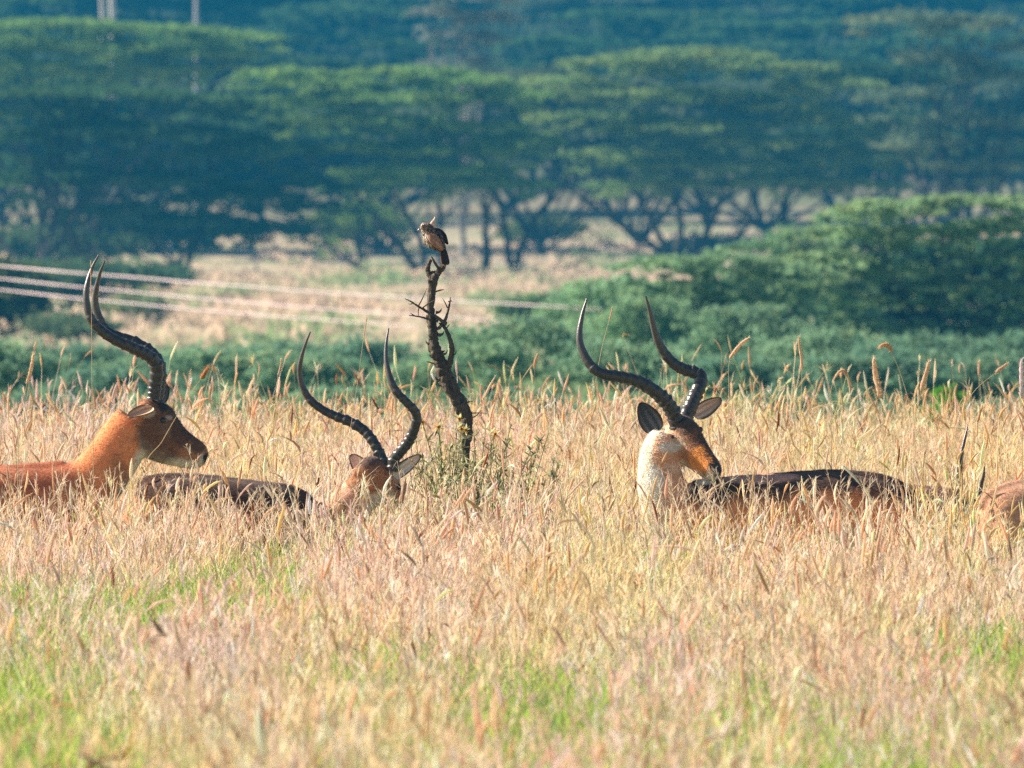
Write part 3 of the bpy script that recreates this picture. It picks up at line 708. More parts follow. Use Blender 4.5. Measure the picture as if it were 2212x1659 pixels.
# right antelope, body to the left, looking back over its shoulder
L3 = (.75, .62, .21)
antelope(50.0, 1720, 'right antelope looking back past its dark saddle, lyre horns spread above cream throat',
    [(1972, 1122, 0, 30, .05), (1954, 1116, 0, 56, .10), (1895, 1108, 0, 76, .135), (1795, 1100, 0, 80, .14), (1680, 1104, 0, 80, .14), (1590, 1114, 0, 82, .13), (1525, 1124, 0, 82, .12), (1470, 1115, -.02, 74, .105),
     (1436, 1070, -.03, 58, .085), (1425, 1020, -.03, 48, .075), (1430, 978, -.02, 46, .072), (1444, 945, 0, 40, .065)], (0, -1, 0),
    [(1452, 918, .05, 28, .05), (1462, 927, .03, 40, .062), (1476, 946, 0, 50, .070), (1491, 966, -.025, 46, .062), (1509, 986, -.055, 39, .050), (1525, 1003, -.08, 33, .040), (1539, 1017, -.10, 29, .037), (1549, 1028, -.115, 16, .026)], L3,
    [[(1464, 932, -.02), (1459, 910, -.03), (1452, 888, -.05), (1434, 863, -.08), (1408, 841, -.11), (1376, 823, -.13), (1343, 815, -.14), (1311, 810, -.14), (1289, 801, -.14), (1271, 783, -.13), (1255, 751, -.12), (1251, 722, -.11), (1257, 682, -.09), (1267, 645, -.07)],
     [(1480, 925, .03), (1482, 899, .04), (1491, 877, .06), (1502, 852, .09), (1512, 830, .12), (1513, 813, .14), (1498, 804, .15), (1477, 798, .15), (1452, 783, .14), (1430, 755, .13), (1415, 719, .11), (1405, 679, .09), (1394, 639, .07)]], .0305,
    [((1420, 935, .03), (1382, 870, .05), .095, (-.1, -1, .15), (.05, .055, .06), (.5, .25, .14)), ((1498, 897, .07), (1558, 862, .16), .07, (.1, -1, -.3), (.45, .31, .23), (.6, .32, .16))],
    [(1452, 945, -.055), (1512, 928, .02)], dict(legs=(.12, .5), neck=.66, throat=.30, sq=.16, rufous=(.85, .46, .28), saddle=(.075, .034, .02), tan=(.92, .36, .14),  # saddle: natural dark coat, deepened to include shade lying on the back
         coat_light_marks=[(1398, 1010, 24, 110, (.92, .82, .62), .8), (1418, 985, 9, 44, (.80, .36, .17), .8), (1446, 996, 24, 26, (.80, .40, .20), .8), (1444, 966, 26, 11, (.92, .86, .74), .65), (1410, 1040, 22, 34, (.92, .88, .8), .75),
                (1466, 1010, 34, 12, (.88, .62, .46), .7), (1478, 915, 26, 24, (.10, .06, .04), .85), (1500, 945, 10, 22, (.24, .10, .05), .6), (1510, 992, 24, 30, (.95, .36, .08), .95),  # strong orange on the lower face is painted sunlight
                (1528, 968, 7, 22, (.10, .05, .04), .8), (1544, 990, 7, 16, (.08, .05, .04), .9), (1549, 1016, 10, 17, (.05, .06, .06), 1), (1534, 1006, 7, 6, (.04, .025, .02), 1), (1522, 1040, 18, 9, (.86, .78, .66), .9),
                (1640, 1032, 85, 13, (.80, .42, .28), .8), (1840, 1110, 60, 40, (.9, .30, .09), .6), (1700, 1140, 60, 30, (.85, .30, .1), .5)]), facing=-1)  # pinkish strip on the shoulder is rim sunlight painted into the coat

# pale rump at the right edge
antelope(49.6, 2290, 'pale orange antelope cut by the right edge of the frame, rump towards us',
    [(2120, 1150, 0, 36, .06), (2140, 1146, .02, 70, .12), (2195, 1134, .06, 90, .15), (2290, 1122, .16, 90, .15), (2400, 1118, .28, 84, .14), (2470, 1112, .36, 78, .12),
     (2510, 1070, .40, 60, .085), (2535, 1020, .42, 48, .07), (2552, 975, .44, 42, .062)], (-.5, .85, 0),
    [(2548, 950, .44, 26, .05), (2560, 958, .45, 38, .06), (2580, 972, .47, 42, .062), (2605, 992, .49, 34, .05), (2630, 1008, .51, 28, .038), (2648, 1020, .52, 14, .024)], (-.3, .95, 0),
    [], .02,
    [((2556, 930, .40), (2530, 880, .36), .07, (-.2, -1, 0)), ((2570, 930, .5), (2590, 885, .56), .07, (.2, -1, 0))],
    [(2582, 960, .41)], dict(legs=(.14, .60), neck=.72, saddle=(.62, .34, .2), tan=(.66, .36, .22)), facing=1)

# grazing one between them, mostly hidden
antelope(51.8, 1960, 'antelope mostly hidden by grass, only brown back and thin dark horns showing',
    [(1866, 1090, 0, 28, .05), (1880, 1100, 0, 50, .09), (1930, 1118, 0, 68, .12), (1990, 1122, 0, 70, .12), (2040, 1130, 0, 70, .115), (2075, 1145, 0, 62, .10),
     (2100, 1165, 0, 46, .075), (2115, 1180, 0, 40, .06), (2122, 1180, 0, 34, .055)], (0, 1, 0),
    [(2112, 1150, 0, 26, .045), (2120, 1160, 0, 38, .06), (2132, 1185, 0, 38, .058), (2142, 1212, 0, 30, .045), (2150, 1240, 0, 24, .036), (2154, 1256, 0, 12, .022)], (0, 1, 0),
    [[(2112, 1140, -.03), (2096, 1112, -.07), (2078, 1075, -.11), (2072, 1030, -.13), (2076, 985, -.12), (2084, 945, -.10), (2090, 918, -.08)],
     [(2122, 1140, .03), (2118, 1112, .07), (2114, 1080, .12), (2118, 1050, .14), (2124, 1028, .12), (2126, 1008, .10)]], .0165,
    [((2104, 1150, -.04), (2070, 1120, -.1), .06, (-.2, -1, 0)), ((2122, 1146, .04), (2150, 1120, .12), .06, (.2, -1, 0))],
    [(2130, 1170, -.055)], dict(legs=(.12, .58), neck=.74, saddle=(.20, .08, .045), tan=(.42, .19, .1)), facing=1)

# ------------------------------------------------------------------ dead stump with thorny twigs
YT = 51.2
stump = empty('dead_tree', (P(1005, 0, YT)[0], YT, 0)); tag(stump, 'dead leafless thorn stump with forked top, leaning out of the grass under the bird', 'dead tree')
def limb(name, pts, rads, n, parent=stump, dy=0, seg=14, lump=.13, col=(.15, .12, .085)):
    a = np.array([(*P(u, v, YT + d + dy), r * .87 * YT / S) for (u, v, d), r in zip(pts, rads)]); q = catmull(a, n)
    nz = rng.normal(size=n); nz = np.convolve(nz, np.ones(5) / 5, 'same')
    mb = MB(); c = np.array(col)
    q[:, :3] += rng.normal(size=(n, 3)) * q[:, 3:4] * .07
    tube(mb, q[:, :3], np.maximum(q[:, 3], .0008) * (1 + lump * nz), c, seg, lump * .6)
    return mb.build(name, M_DEAD, parent)
gv = HOR + H * S / YT
limb('trunk', [(1002, gv + 20, 0), (1000, 1200, 0), (1000, 1080, 0), (1002, 980, 0), (1006, 925, 0), (1004, 893, 0), (984, 856, 0), (962, 817, 0), (950, 780, 0), (940, 757, 0), (936, 728, 0), (932, 699, 0), (930, 660, 0), (933, 622, 0), (936, 600, 0), (937, 590, 0)],
     [16, 15, 13, 13, 14, 17, 18, 17, 16, 15.5, 13, 11, 10, 10, 11, 8], 130)
limb('branch', [(934, 602, 0), (926, 590, .005), (924, 578, .01), (928, 567, .01), (930, 560, .01)], [7, 7, 6, 5, 3], 26)
limb('branch', [(940, 600, 0), (945, 590, 0), (953, 581, 0), (958, 573, 0), (960, 568, 0)], [9, 8, 7, 5, 4], 26)
limb('branch', [(956, 584, -.01), (946, 578, -.015), (938, 566, -.02), (931, 554, -.02)], [4, 3.6, 3, 1.4], 20)
limb('branch', [(958, 815, 0), (969, 792, -.01), (974, 768, -.02), (975, 745, -.02), (968, 722, -.01), (958, 705, 0), (950, 697, 0)], [8, 7.5, 6.5, 5.5, 5, 4.5, 4], 46)
limb('branch', [(964, 700, -.01), (950, 690, -.01), (930, 678, -.02), (905, 663, -.03), (888, 652, -.03), (874, 645, -.03)], [4.5, 4, 3.4, 2.6, 1.8, .8], 40)
limb('branch', [(945, 694, .0), (925, 689, -.02), (905, 684, -.04), (883, 681, -.05)], [3.6, 3, 2, .9], 24)
limb('branch', [(956, 700, 0), (962, 690, 0), (966, 676, .01), (970, 660, .01), (973, 642, .01)], [4.5, 3.8, 3.2, 2.4, .9], 26)
tw = [((902, 663, -.03), (912, 645, -.02), (922, 622, -.02)), ((912, 666, -.03), (926, 655, -.03), (940, 648, -.04)), ((905, 664, -.03), (903, 672, -.03), (904, 684, -.03)), ((966, 665, .01), (960, 652, .01), (955, 644, .02)),
      ((968, 652, .01), (974, 650, .02), (977, 652, .02)), ((940, 694, 0), (941, 680, -.02), (943, 670, -.02)), ((952, 700, 0), (940, 715, -.02), (930, 727, -.03)), ((1012, 893, 0), (1030, 892, -.02), (1052, 893, -.03)),
      ((1012, 905, 0), (1028, 898, .02), (1040, 885, .02)), ((892, 654, -.03), (887, 657, -.03), (882, 656, -.03)), ((896, 683, -.04), (890, 679, -.04), (886, 676, -.04)), ((976, 770, -.02), (983, 764, -.03), (986, 757, -.03)), ((962, 712, 0), (968, 704, 0), (971, 700, 0))]
for k in range(15):
    f = rng.uniform(0, 1); cu, cv = np.interp(f, [0, .25, .5, .7, .85, 1], [932, 935, 942, 960, 984, 1004]), np.interp(f, [0, .25, .5, .7, .85, 1], [625, 690, 762, 815, 856, 893])
    sg = rng.choice([-1, 1]); rr_ = np.interp(f, [0, .5, 1], [9, 14, 16]); ln = rng.uniform(2, 9) if k % 3 else rng.uniform(9, 20)
    dy_ = rng.uniform(-.02, .01)
    limb('knot' if ln < 9 else 'twig', [(cu + sg * rr_ * .6, cv, dy_), (cu + sg * (rr_ + ln * .5), cv - rng.uniform(0, 5), dy_), (cu + sg * (rr_ + ln), cv - rng.uniform(2, 12), dy_)], [4.5, 2.6, .7] if ln < 9 else [2.4, 1.6, .5], 9, seg=6, lump=.2)
for t in tw: limb('twig', t, [1.7, 1.3, .45], 10, seg=6, lump=.08)

# ------------------------------------------------------------------ bird
YB = YT - .03
bird = empty('bird', P(956, 574, YB)); tag(bird, 'small streaky brown bird with raised crest perched on top of the dead stump', 'bird')
def bp(u, v, d=0): return P(u, v, YB + d)
def bloft(st, L=(0, 1, 0), n=30):
    mb = MB(); fr = loft(mb, *S2(st, YB, L, n)[:2], *S2(st, YB, L, n)[2:], seg=20); return mb, fr
mb = MB(); st = [(908, 495, 0, 3, .004), (911, 494, 0, 9, .016), (918, 493, 0, 12.5, .022), (925, 500, 0, 15, .026), (932, 512, 0, 20, .036), (942, 523, 0, 19, .036), (951, 533, 0, 12, .024), (957, 541, 0, 6, .012)]
fr = loft(mb, *S2(st, YB, (0, 1, 0), 40)[:2], *S2(st, YB, (0, 1, 0), 40)[2:], seg=24)
me = remeshed(mb, .0022, 3); v = coords(me).astype(float)
k = fbm(v, 190, 2)[:, None]; kk = np.clip((k - .42) * 8, 0, 1)
s = np.clip((v[:, 2] - P(0, 535, YB)[2]) / (P(0, 485, YB)[2] - P(0, 535, YB)[2]), 0, 1)[:, None]
col = (1 - kk) * np.array((.06, .032, .022)) + kk * np.array((.36, .22, .15))
side = np.clip((P(938, 0, YB)[0] - v[:, 0]) / .02 * .6 + .2 - (v[:, 2] - P(0, 512, YB)[2]) * 8, 0, 1)[:, None]
col = col * (1 - side * .4) + np.array((.70, .58, .48)) * side * .4
setcol(me, col); me.materials.append(M_FEATHER); o = bpy.data.objects.new('body', me); C.objects.link(o); attach(o, bird)
_v = coords(me).astype(float) + np.array(bird.location); _n = np.empty(len(_v) * 3, np.float32); me.vertices.foreach_get('normal', _n); _n = _n.reshape(-1, 3)
_i = rng.integers(0, len(_v), 1500); _p = _v[_i]; _N = _n[_i]; _f = np.array((.55, 0, -.8)) + rng.normal(size=(1500, 3)) * .18; _t = norm(_f - _N * (_f * _N).sum(1, keepdims=True)); _d = norm(_t + _N * .16); _s = norm(np.cross(_d, _N)) * .0022
_L = rng.uniform(.009, .017, (1500, 1)); _dk = (rng.random((1500, 1)) < .55); _c = np.where(_dk, np.array((.055, .032, .022)), np.array((.42, .27, .19))) * rng.uniform(.7, 1.3, (1500, 1))
_w = (_N[:, :1] < -.35) & (rng.random((1500, 1)) < .6); _c = np.where(_w, np.array((.75, .62, .5)), _c)
mb = MB(); mb.add(np.stack([_p, _p + _d * _L * .5 - _s, _p + _d * _L, _p + _d * _L * .5 + _s], 1).reshape(-1, 3), np.arange(6000).reshape(-1, 4), np.repeat(_c, 4, 0)); mb.build('plumage', M_FEATHER, bird, smooth=False)
def fin(name, pts, wid, thick, col, parent=bird, n=16, L=(0, 1, 0)):
    """a flattened tapering feather group: stations (u,v,dy,half width px)"""
    mb = MB(); st = [(u, v, d, w, thick) for (u, v, d, w) in pts]
    c, Lv, a, b = S2(st, YB, L, n); loft(mb, c, Lv, a, b, 12, col); return mb.build(name, M_FEATHER, parent)
fin('crest', [(929, 500, 0, 8), (932, 492, 0, 8), (935, 483, 0, 6), (938, 475, 0, 3), (940, 469, 0, .8)], 0, .006, (.78, .60, .50))
fin('wing', [(928, 506, -.030, 4), (934, 514, -.034, 10), (943, 524, -.036, 10), (950, 533, -.032, 7), (955, 540, -.026, 3)], 0, .007, (.42, .22, .14))
fin('wing', [(936, 495, .022, 4), (946, 502, .028, 9), (955, 510, .028, 9), (961, 518, .026, 6), (967, 528, .024, 2)], 0, .007, (.05, .035, .03))
fin('wing_feathers', [(938, 519, -.040, 1), (944, 525, -.042, 3.2), (950, 532, -.040, 3.5), (953, 537, -.036, 2)], 0, .003, (.58, .32, .22))
fin('tail', [(953, 533, 0, 5), (956, 541, 0, 7), (959, 550, .002, 8), (961, 560, .004, 8.5), (963, 569, .006, 8), (963, 572, .006, 4)], 0, .005, (.05, .035, .03))
mb = MB(); tube(mb, catmull([bp(909, 493), bp(905, 495), bp(901, 498)], 8), np.linspace(.006, .0012, 8), (.55, .45, .38), 8); mb.build('beak', M_EYE, bird)
for d in (-.012, .012):
    mb = MB(); tube(mb, catmull([bp(950, 536, d), bp(951, 552, d), bp(955, 574, d)], 8), np.linspace(.0035, .0022, 8), (.30, .15, .1), 6)
    for a_ in (-7, 0, 7): tube(mb, catmull([bp(955, 573, d), bp(955 + a_ * .5, 573, d - .006), bp(955 + a_, 577, d - .01)], 5), .0018, (.3, .15, .1), 5)
    mb.build('foot', M_FEATHER, bird)
mb = MB(); th = np.linspace(0, math.pi, 8); cc = bp(913, 491, -.016); tube(mb, cc + np.stack([0 * th, -np.cos(th) * .004, 0 * th], 1), np.maximum(np.sin(th) * .004, .0003), (.01, .01, .01), 8); mb.build('eye', M_EYE, bird)

# ------------------------------------------------------------------ grass
def hz(y): return np.interp(y, [24, 40, 47, 49.4, 50.2, 51.5, 57, 62, 66], [.67, .68, .70, .67, .64, .76, .83, .82, .74])
AN = [(-350, 120, 50.0, .25), (280, 690, 50.6, .22), (1420, 1975, 50.0, .22), (2120, 2480, 49.75, .25), (1870, 2120, 51.8, .2)]
def scatter(dens, y0=24.0, y1=65.5):
    out = []
    for a in np.arange(y0, y1, 1.0):
        w = 1105 / S * (a + 1) + 2.1
        k = rng.poisson(dens * 2 * w)
        out.append(np.stack([rng.uniform(-w, w, k), rng.uniform(a, min(a + 1, y1), k)], 1))
    p = np.concatenate(out)
    keep = np.ones(len(p), bool)
    for (u0, u1, y, hw) in AN:
        keep &= ~((p[:, 0] > P(u0, 0, y)[0]) & (p[:, 0] < P(u1, 0, y)[0]) & (np.abs(p[:, 1] - y) < hw))
    # clumpy: drop where low noise
    q = np.c_[p, np.zeros(len(p))]
    keep &= rng.random(len(p)) < .45 + 1.0 * fbm(q, 1.6, 2)
    return p[keep]

def stems(p, h, lean, wid, nseg=5, droop=0.0, dirb=None):
    """centre curves (N, nseg+1, 3) of bent stems"""
    N = len(p); th = rng.uniform(0, 2 * math.pi, N) if dirb is None else dirb
    t = np.linspace(0, 1, nseg + 1)[None, :]
    d = lean * rng.gamma(2., .5, N)
    hor = (d * h)[:, None] * t ** 1.8
    z = h[:, None] * (t - droop * t ** 3 * .3)
    c = np.stack([p[:, :1] + hor * np.cos(th)[:, None], p[:, 1:2] + hor * np.sin(th)[:, None], z], -1)
    return c
def ribbon(mb, c, w0, w1, col, mid=False):
    """thin flat blades along curves c, turned roughly towards a random side"""
    N, K, _ = c.shape
    th = rng.uniform(-.9, .9, N); s = np.stack([np.cos(th), np.sin(th), 0 * th], 1)[:, None, :]
    t = np.linspace(0, 1, K)[None, :, None]
    w = (w0 * (1 - t) + w1 * t) if not mid else w0 * np.sin(np.clip(t * .9 + .1, 0, 1) * math.pi) + .0004
    w = w * rng.uniform(.7, 1.3, (N, 1, 1))
    v = np.stack([c - s * w * .5, c + s * w * .5], 2).reshape(-1, 3)
    i = (np.arange(N) * 2 * K)[:, None] + 2 * np.arange(K - 1)[None]
    f = np.stack([i, i + 1, i + 3, i + 2], -1).reshape(-1, 4)
    mb.add(v, f, np.repeat(col, 2 * K, 0))
def spikes(mb, c0, c1, bend, r, col, seg=4, K=5):
    """seed heads: tapered rough spindles from c0 to c1"""
    N = len(c0); t = np.linspace(0, 1, K)
    ax = c1 - c0; a = norm(ax); ref = np.tile(np.array((.0, 1., .0)), (N, 1)); s = norm(np.cross(a, ref)); w = np.cross(s, a)
    prof = np.array([.25, .9, 1.0, .8, .15]) if K == 5 else np.interp(t, [0, .2, .6, .9, 1], [.2, .95, 1, .6, .1])
    cen = c0[:, None] + ax[:, None] * t[None, :, None] + bend[:, None] * (t ** 2)[None, :, None]
    th = np.linspace(0, 2 * math.pi, seg, endpoint=False)
    rr = (r[:, None] * prof[None])[:, :, None] * rng.uniform(.7, 1.3, (N, K, seg))
    v = cen[:, :, None] + rr[..., None] * (np.cos(th)[None, None, :, None] * s[:, None, None] + np.sin(th)[None, None, :, None] * w[:, None, None])
    i = (np.arange(N) * K * seg)[:, None, None] + (np.arange(K - 1) * seg)[None, :, None]; j = np.arange(seg)[None, None]; j2 = (j + 1) % seg
    f = np.stack([i + j, i + j2, i + seg + j2, i + seg + j], -1).reshape(-1, 4)
    mb.add(v.reshape(-1, 3), f, np.repeat(col, K * seg, 0))

def greenness(p):
    q = np.c_[p[:, 0], p[:, 1] * .10, np.full(len(p), 3.3)]
    g = fbm(q, 1.9, 3)
    bias = np.interp(p[:, 1], [24, 30, 38, 45, 52, 66], [.10, .085, .065, .02, -.05, -.12]) + np.where(p[:, 0] > .2, .03, 0)
    r = np.clip((g + bias - .54) * 9, 0, 1)
    u = p[:, 0] / p[:, 1] * S + 1105.5; v = HOR + 1.55 * S / p[:, 1]
    for (gu, gv_, ru, rv) in ((1620, 1470, 165, 70), (1010, 1365, 95, 45), (90, 1570, 130, 60), (1255, 1475, 70, 45), (2150, 1330, 80, 50), (700, 1600, 120, 45), (1420, 1600, 160, 50), (2050, 1560, 140, 60), (1700, 1290, 70, 60), (330, 1350, 60, 40)):
        r = np.maximum(r, np.clip(1.5 - ((u - gu) / ru) ** 2 - ((v - gv_) / rv) ** 2 + (g - .5) * 1.3, 0, 1))
    return r
def tintfield(p, seed):
    q = np.c_[p[:, 0], p[:, 1] * .10, np.full(len(p), seed)]
    return np.clip((fbm(q, 3.1, 3) - .5) * 5, -1, 1)[:, None]

STRAW = np.array((.84, .61, .40)); PINK = np.array((.92, .63, .40)); PALE = np.array((.94, .77, .59)); GRN = np.array((.30, .52, .08)); OLV = np.array((.52, .54, .18)); RUST = np.array((.42, .17, .08))
def cmix(n, cols, probs, var=.16):
    k = rng.choice(len(cols), n, p=probs); c = np.array(cols)[k]
    return np.clip(c * (1 + var * rng.normal(size=(n, 1))), .01, .95)
def vary(c, p):
    a = tintfield(p, 1.7); b = tintfield(p, 9.2)
    c = c * (1 + np.array((.03, -.02, -.05)) * a) * (1 + np.array((-.03, .04, -.20)) * b)
    return np.clip(c, .01, .95)

def build_grass():
    # dry stems with seed spikes
    p = scatter(330); g = greenness(p); p = p[rng.random(len(p)) > .84 * g]
    n = len(p); g = greenness(p)
    h = hz(p[:, 1]) * rng.normal(.91, .095, n) * (1 - .10 * g)
    tall = rng.random(n) < np.interp(p[:, 1], [30, 44, 45, 50, 52, 56, 64], [.03, .05, .14, .13, .03, .06, .10]); h = np.where(tall, hz(p[:, 1]) * (1.04 + rng.gamma(1.3, .085, n)), h)
    h = np.where((p[:, 1] > 44) & (p[:, 1] < 50.4), np.minimum(h, .93), h)
    uu = p[:, 0] / p[:, 1] * S + 1105.5; fr_ = (p[:, 1] > 44.5) & (p[:, 1] < 49.8)
    h = np.where(fr_ & (uu > 1440) & (uu < 1985), h * .88, h); h = np.where(fr_ & (uu < 260), h * .94, h); h = np.where(fr_ & (uu > 2100), h * .84, h); h = np.where(fr_ & (uu > 690) & (uu < 900), h * .92, h)
    c = stems(p, h, .20, None, 6)
    col = vary(cmix(n, [STRAW, PINK, PALE, OLV], [.42, .10, .34, .14]), p)
    mb = MB(); ribbon(mb, c, .0036, .0020, col)
    # furry cat-tail heads
    k = rng.random(n) < np.where(tall, .8, .20); m = k.sum(); e = c[k, -1]; d = norm(c[k, -1] - c[k, -2]); L = rng.uniform(.05, .12, m)[:, None] * np.where(tall[k], 1.15, .75)[:, None]
    d = norm(d + rng.normal(size=d.shape) * .15); nod = rng.random(m) < .22
    bend = rng.normal(size=d.shape) * .014; bend[:, 2] -= .006 + .07 * rng.random(m) * nod; bend[:, 0] += .05 * rng.normal(size=m) * nod
    hc = vary(cmix(m, [PALE, STRAW, PINK, RUST], [.50, .32, .165, .015]), p[k]); r = np.where(tall[k], rng.uniform(.004, .0074, m), rng.uniform(.0022, .0048, m))
    spikes(mb, e, e + d * L, bend, r, hc, seg=5)
    # their bristles
    for q in range(9):
        t = rng.random((m, 1)); b0 = e + d * L * t + bend * t ** 2; dd = norm(rng.normal(size=(m, 3)) + d * 1.2)
        cc = np.stack([b0, b0 + dd * r[:, None] * 2.1], 1); ribbon(mb, cc, .0022, .0008, hc * 1.04)
    # feathery panicles: sprays of short fine strands
    k = np.where(~k)[0]; k = k[rng.random(len(k)) < .62]; m = len(k)
    base = vary(cmix(m, [PINK, STRAW, PALE, RUST], [.32, .35, .30, .03], .12), p[k]); size = rng.uniform(.6, 1.5, m)
    ax = norm(c[k, -1] - c[k, -2] + rng.normal(size=(m, 3)) * .02)
    for q in range(10):
        t0 = rng.uniform(0, .16, m)[:, None]
        e = c[k, -1] * (1 - t0) + c[k, -2] * t0 + ax * (rng.random((m, 1)) * .05)
        d = norm(ax + rng.normal(size=(m, 3)) * .38); L = rng.uniform(.025, .075, m)[:, None] * size[:, None]
        cc = np.stack([e, e + d * L * .5, e + d * L - np.array((0, 0, .010))], 1)
        ribbon(mb, cc, .0030, .0025, base * rng.uniform(.85, 1.15, (m, 1)), mid=True)
    mb.build('dry_grass', M_GRASS, smooth=False)
    tag(bpy.data.objects['dry_grass'], 'pale straw grass with seed heads covering the whole field', 'grass', kind='stuff')
    # tall wispy plumes that cross in front of the animals
    mb = MB(); kq = 640; Yq = rng.uniform(44.5, 49.3, kq); xq = rng.uniform(-1, 1, kq) * (Yq * .0461 + 1.6); xq = np.where((xq > 1.85) & (xq < 3.0), -xq, xq); p = np.stack([xq, Yq], 1)
    h = rng.uniform(.80, .98, kq) * (1 + .10 * (rng.random(kq) < .12)); c = stems(p, h, .30, None, 7)
    ribbon(mb, c, .0034, .0016, cmix(kq, [PALE, STRAW], [.6, .4]))
    for q in range(34):
        i = rng.integers(4, 7, kq); f = rng.random((kq, 1)); a_ = np.arange(kq); e = c[a_, i] * (1 - f) + c[a_, i + 1] * f
        d = norm(norm(c[:, -1] - c[:, -2]) + rng.normal(size=(kq, 3)) * .42); L = rng.uniform(.02, .055, (kq, 1))
        ribbon(mb, np.stack([e, e + d * L * .5, e + d * L - np.array((0, 0, .006))], 1), .0022, .002, cmix(kq, [PALE, PINK, STRAW], [.5, .3, .2], .1), mid=True)
    o = mb.build('tall_grass', M_GRASS, smooth=False); tag(o, 'taller feathery grass crossing in front of the antelopes', 'grass', kind='stuff')
    # leafy straw blades
    mb = MB(); p = scatter(420); n = len(p); g = greenness(p)
    h = hz(p[:, 1]) * rng.uniform(.5, .95, n)
    c = stems(p, h, .5, None, 5, droop=.6)
    col = cmix(n, [STRAW, PALE, OLV, PINK], [.36, .30, .18, .16]); col = col * (1 - .6 * g[:, None]) + OLV * .6 * g[:, None]
    ribbon(mb, c, .0048, .0010, vary(col, p))
    o = mb.build('grass_blades', M_GRASS, smooth=False); tag(o, 'dry bent leaf blades filling the field between the stems', 'grass', kind='stuff')
    # green undergrowth
    mb = MB(); p = scatter(560); g = greenness(p); p = p[rng.random(len(p)) < g * .95 + .08]; n = len(p); g = greenness(p)
    h = hz(p[:, 1]) * (rng.uniform(.52, .80, n) + .32 * g)
    c = stems(p, h, .45, None, 5, droop=.4)
    ribbon(mb, c, .0080, .0015, cmix(n, [GRN, OLV, np.array((.16, .36, .09)), np.array((.56, .66, .12))], [.38, .22, .14, .26]))
    o = mb.build('green_grass', M_GRASS, smooth=False); tag(o, 'fresh green grass growing in patches under the dry stems', 'grass', kind='stuff')
build_grass()

# single tall stalks that stand out above the field
def stalk(pts, head, hr, label, Y=50.4, r=.0016, col=(.70, .58, .38), hcol=(.82, .62, .42), ncol=None):
    root = empty('grass_stalk', (P(pts[0][0], 0, Y)[0], Y, 0)); tag(root, label, 'grass stalk', 'single tall grass stalks above the field')
    g = P(pts[0][0], pts[0][1], Y); foot = np.array((g[0] + (pts[0][0] - pts[1][0]) / (abs(pts[0][1] - pts[1][1]) + 1) * .2, Y, 0))
    a = [foot] + [P(u, v, Y) for u, v in pts]
    q = catmull(a, 30); mb = MB(); tube(mb, q, np.linspace(r * 1.2, r * .6, 30), col, 5); mb.build('stem', M_GRASS, root)
    if head:
        hp = catmull([P(u, v, Y) for u, v in head], 26); s = np.linspace(0, 1, 26)
        prof = np.interp(s, [0, .12, .5, .9, 1], [.3, .9, 1, .7, .15]) * hr
        mb = MB(); tube(mb, hp, prof, hcol, 8, .18)
        k = 260; i = rng.integers(0, 25, k); base = hp[i]; ax = norm(hp[np.minimum(i + 1, 25)] - hp[i]); d = norm(rng.normal(size=(k, 3)) + ax * 1.1)
        cc = np.stack([base, base + d * hr * 1.3, base + d * hr * 2.1], 1); ribbon(mb, cc, .0011, .0005, np.tile(np.array(hcol) * 1.05, (k, 1)))
        mb.build('seed_head', M_GRASS, root)
stalk([(735, 1060), (748, 980), (770, 840), (785, 730)], [(785, 730), (789, 705), (792, 684)], .0025, 'long straight stalk rising between the middle pair of horns')
stalk([(201, 960), (199, 880), (198, 760), (197, 640)], [(197, 640), (196, 600), (196, 562)], .002, 'thin upright stalk crossing the horns of the left antelope', Y=49.6)
stalk([(300, 1050), (352, 950), (405, 860), (434, 818)], [(434, 818), (442, 806), (450, 793)], .009, 'slanting stalk with short rusty seed head right of the left antelope', hcol=(.62, .32, .14), Y=49.6)
stalk([(1020, 1000), (1054, 938), (1095, 870), (1130, 815)], [(1130, 815), (1142, 798), (1154, 782)], .002, 'long bare slanting stalk just right of the dead stump')
stalk([(1275, 930), (1284, 840), (1300, 750), (1316, 690)], [(1316, 690), (1320, 676), (1322, 663)], .003, 'thin stalk rising beside the left horn of the right antelope')
stalk([(1572, 930), (1574, 850), (1573, 800), (1576, 775)], [(1576, 775), (1582, 765), (1598, 745), (1618, 729)], .0075, 'stalk with bent furry seed head right of the right antelope horns', Y=51)
stalk([(1975, 930), (1963, 870), (1944, 806), (1925, 760)], [(1925, 760), (1918, 748), (1908, 744), (1897, 750)], .0085, 'stalk whose golden head droops over in a hook, under the right acacia', Y=51.5, hcol=(.9, .62, .34))
stalk([(1975, 930), (1982, 880), (1988, 845)], [(1988, 845), (1995, 820), (2001, 800), (2006, 780)], .010, 'thick slightly slanting seed head at the right, beside the vivid green bush', Y=48)
stalk([(1908, 930), (1905, 890), (1902, 860)], [(1902, 860), (1896, 835), (1889, 805), (1886, 774)], .012, 'fat upright seed head leaning left, below the golden hooked one', Y=47)
stalk([(1728, 930), (1730, 860), (1732, 800)], [(1732, 800), (1731, 780), (1727, 752), (1724, 726)], .006, 'upright seed spike in front of the right acacia, left of the hooked heads', Y=51)
stalk([(2208, 990), (2207, 900), (2206, 860)], [(2206, 860), (2206, 830), (2206, 800), (2205, 776)], .010, 'pale lilac seed spike at the right edge', Y=48, hcol=(.78, .66, .66))
stalk([(40, 960), (47, 880), (58, 830)], [(58, 830), (64, 808), (69, 785), (72, 763)], .008, 'forked looking seed head at the far left above the back of the left antelope', Y=48.5)
stalk([(590, 950), (594, 870), (600, 810)], [(600, 810), (605, 795), (607, 775)], .004, 'slim stalk left of the middle pair of horns')
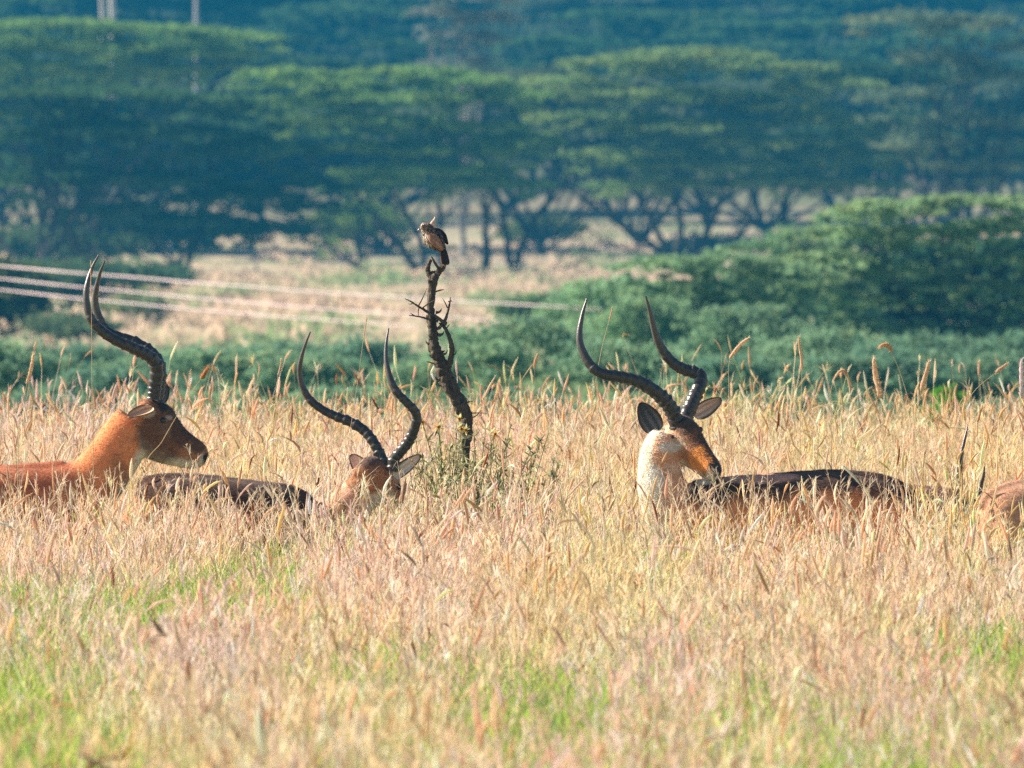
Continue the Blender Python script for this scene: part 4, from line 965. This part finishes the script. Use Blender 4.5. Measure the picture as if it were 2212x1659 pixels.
stalk([(1795, 930), (1792, 860), (1800, 820)], [(1800, 820), (1812, 803), (1826, 802), (1834, 830), (1836, 850)], .006, 'arched seed head bowing to the right behind the dark saddle', Y=50)
stalk([(2060, 930), (2100, 850), (2150, 805)], [(2150, 805), (2160, 797), (2176, 785)], .007, 'long leaning stalk in front of the right acacia, crossing to the right', Y=50)

# flowering weeds round the stump
def weed(u, Y, ht, label, flowers=3, spread=.14, nst=16, seed=1):
    r = np.random.default_rng(seed); x0 = P(u, 0, Y)[0]
    root = empty('flowering_weed', (x0, Y, 0)); tag(root, label, 'weed', 'leafy weeds round the stump')
    sm_, lf = MB(), MB(); tips = []
    for k in range(nst):
        e = np.array((x0 + r.normal() * spread, Y + r.normal() * spread * .7, ht * r.uniform(.8, 1.02)))
        q = catmull([(x0 + r.normal() * .04, Y, 0), (x0 * .5 + e[0] * .5, Y * .5 + e[1] * .5, ht * .5), e], 14); tube(sm_, q, np.linspace(.004, .0015, 14), (.20, .22, .10), 5); tips.append(e)
        n = 90; i = r.integers(3, 14, n); b = q[i]; d = norm(r.normal(size=(n, 3)) + np.array((0, 0, .3))); L = r.uniform(.02, .05, (n, 1))
        cc = np.stack([b, b + d * L * .6, b + d * L], 1); ribbon(lf, cc, .009, .003, np.array((.36, .35, .19))[None] * r.uniform(.3, 2.2, (n, 1)), mid=True)
    sm_.build('stem', M_GRASS, root); lf.build('leaves', M_GRASS, root)
    for k in range(flowers):
        e = sorted(tips, key=lambda t: -t[2])[k]; mb = MB(); n = 11
        for j in range(n):
            a = 2 * math.pi * j / n; d = np.array((math.cos(a), -.3, math.sin(a) * .8)); pp = np.array([e, e + d * .011, e + d * .019])[None]
            ribbon(mb, pp, .007, .003, np.array([(.85, .55, .05)]), mid=False)
        tube(mb, np.array([e - (0, .004, 0), e + (0, -.008, 0)]), .006, (.5, .22, .03), 8); mb.build('flower', M_GRASS, root)
weed(935, 50.9, 1.07, 'leafy weed with yellow flower heads left of the stump foot', 3, seed=3)
weed(990, 50.7, 1.06, 'leafy weed growing against the front of the stump', 1, seed=4)
weed(1050, 51.0, 1.10, 'taller leafy weed with one yellow flower right of the stump', 2, seed=5)
weed(1110, 50.4, .98, 'dark leafy weed farther right of the stump', 0, seed=6)
weed(1040, 49.5, .88, 'low dark leafy weed in front of the stump', 0, seed=8)
weed(150, 28.0, .74, 'weed with a yellow flower at the bottom left corner', 1, .05, 3, seed=9)
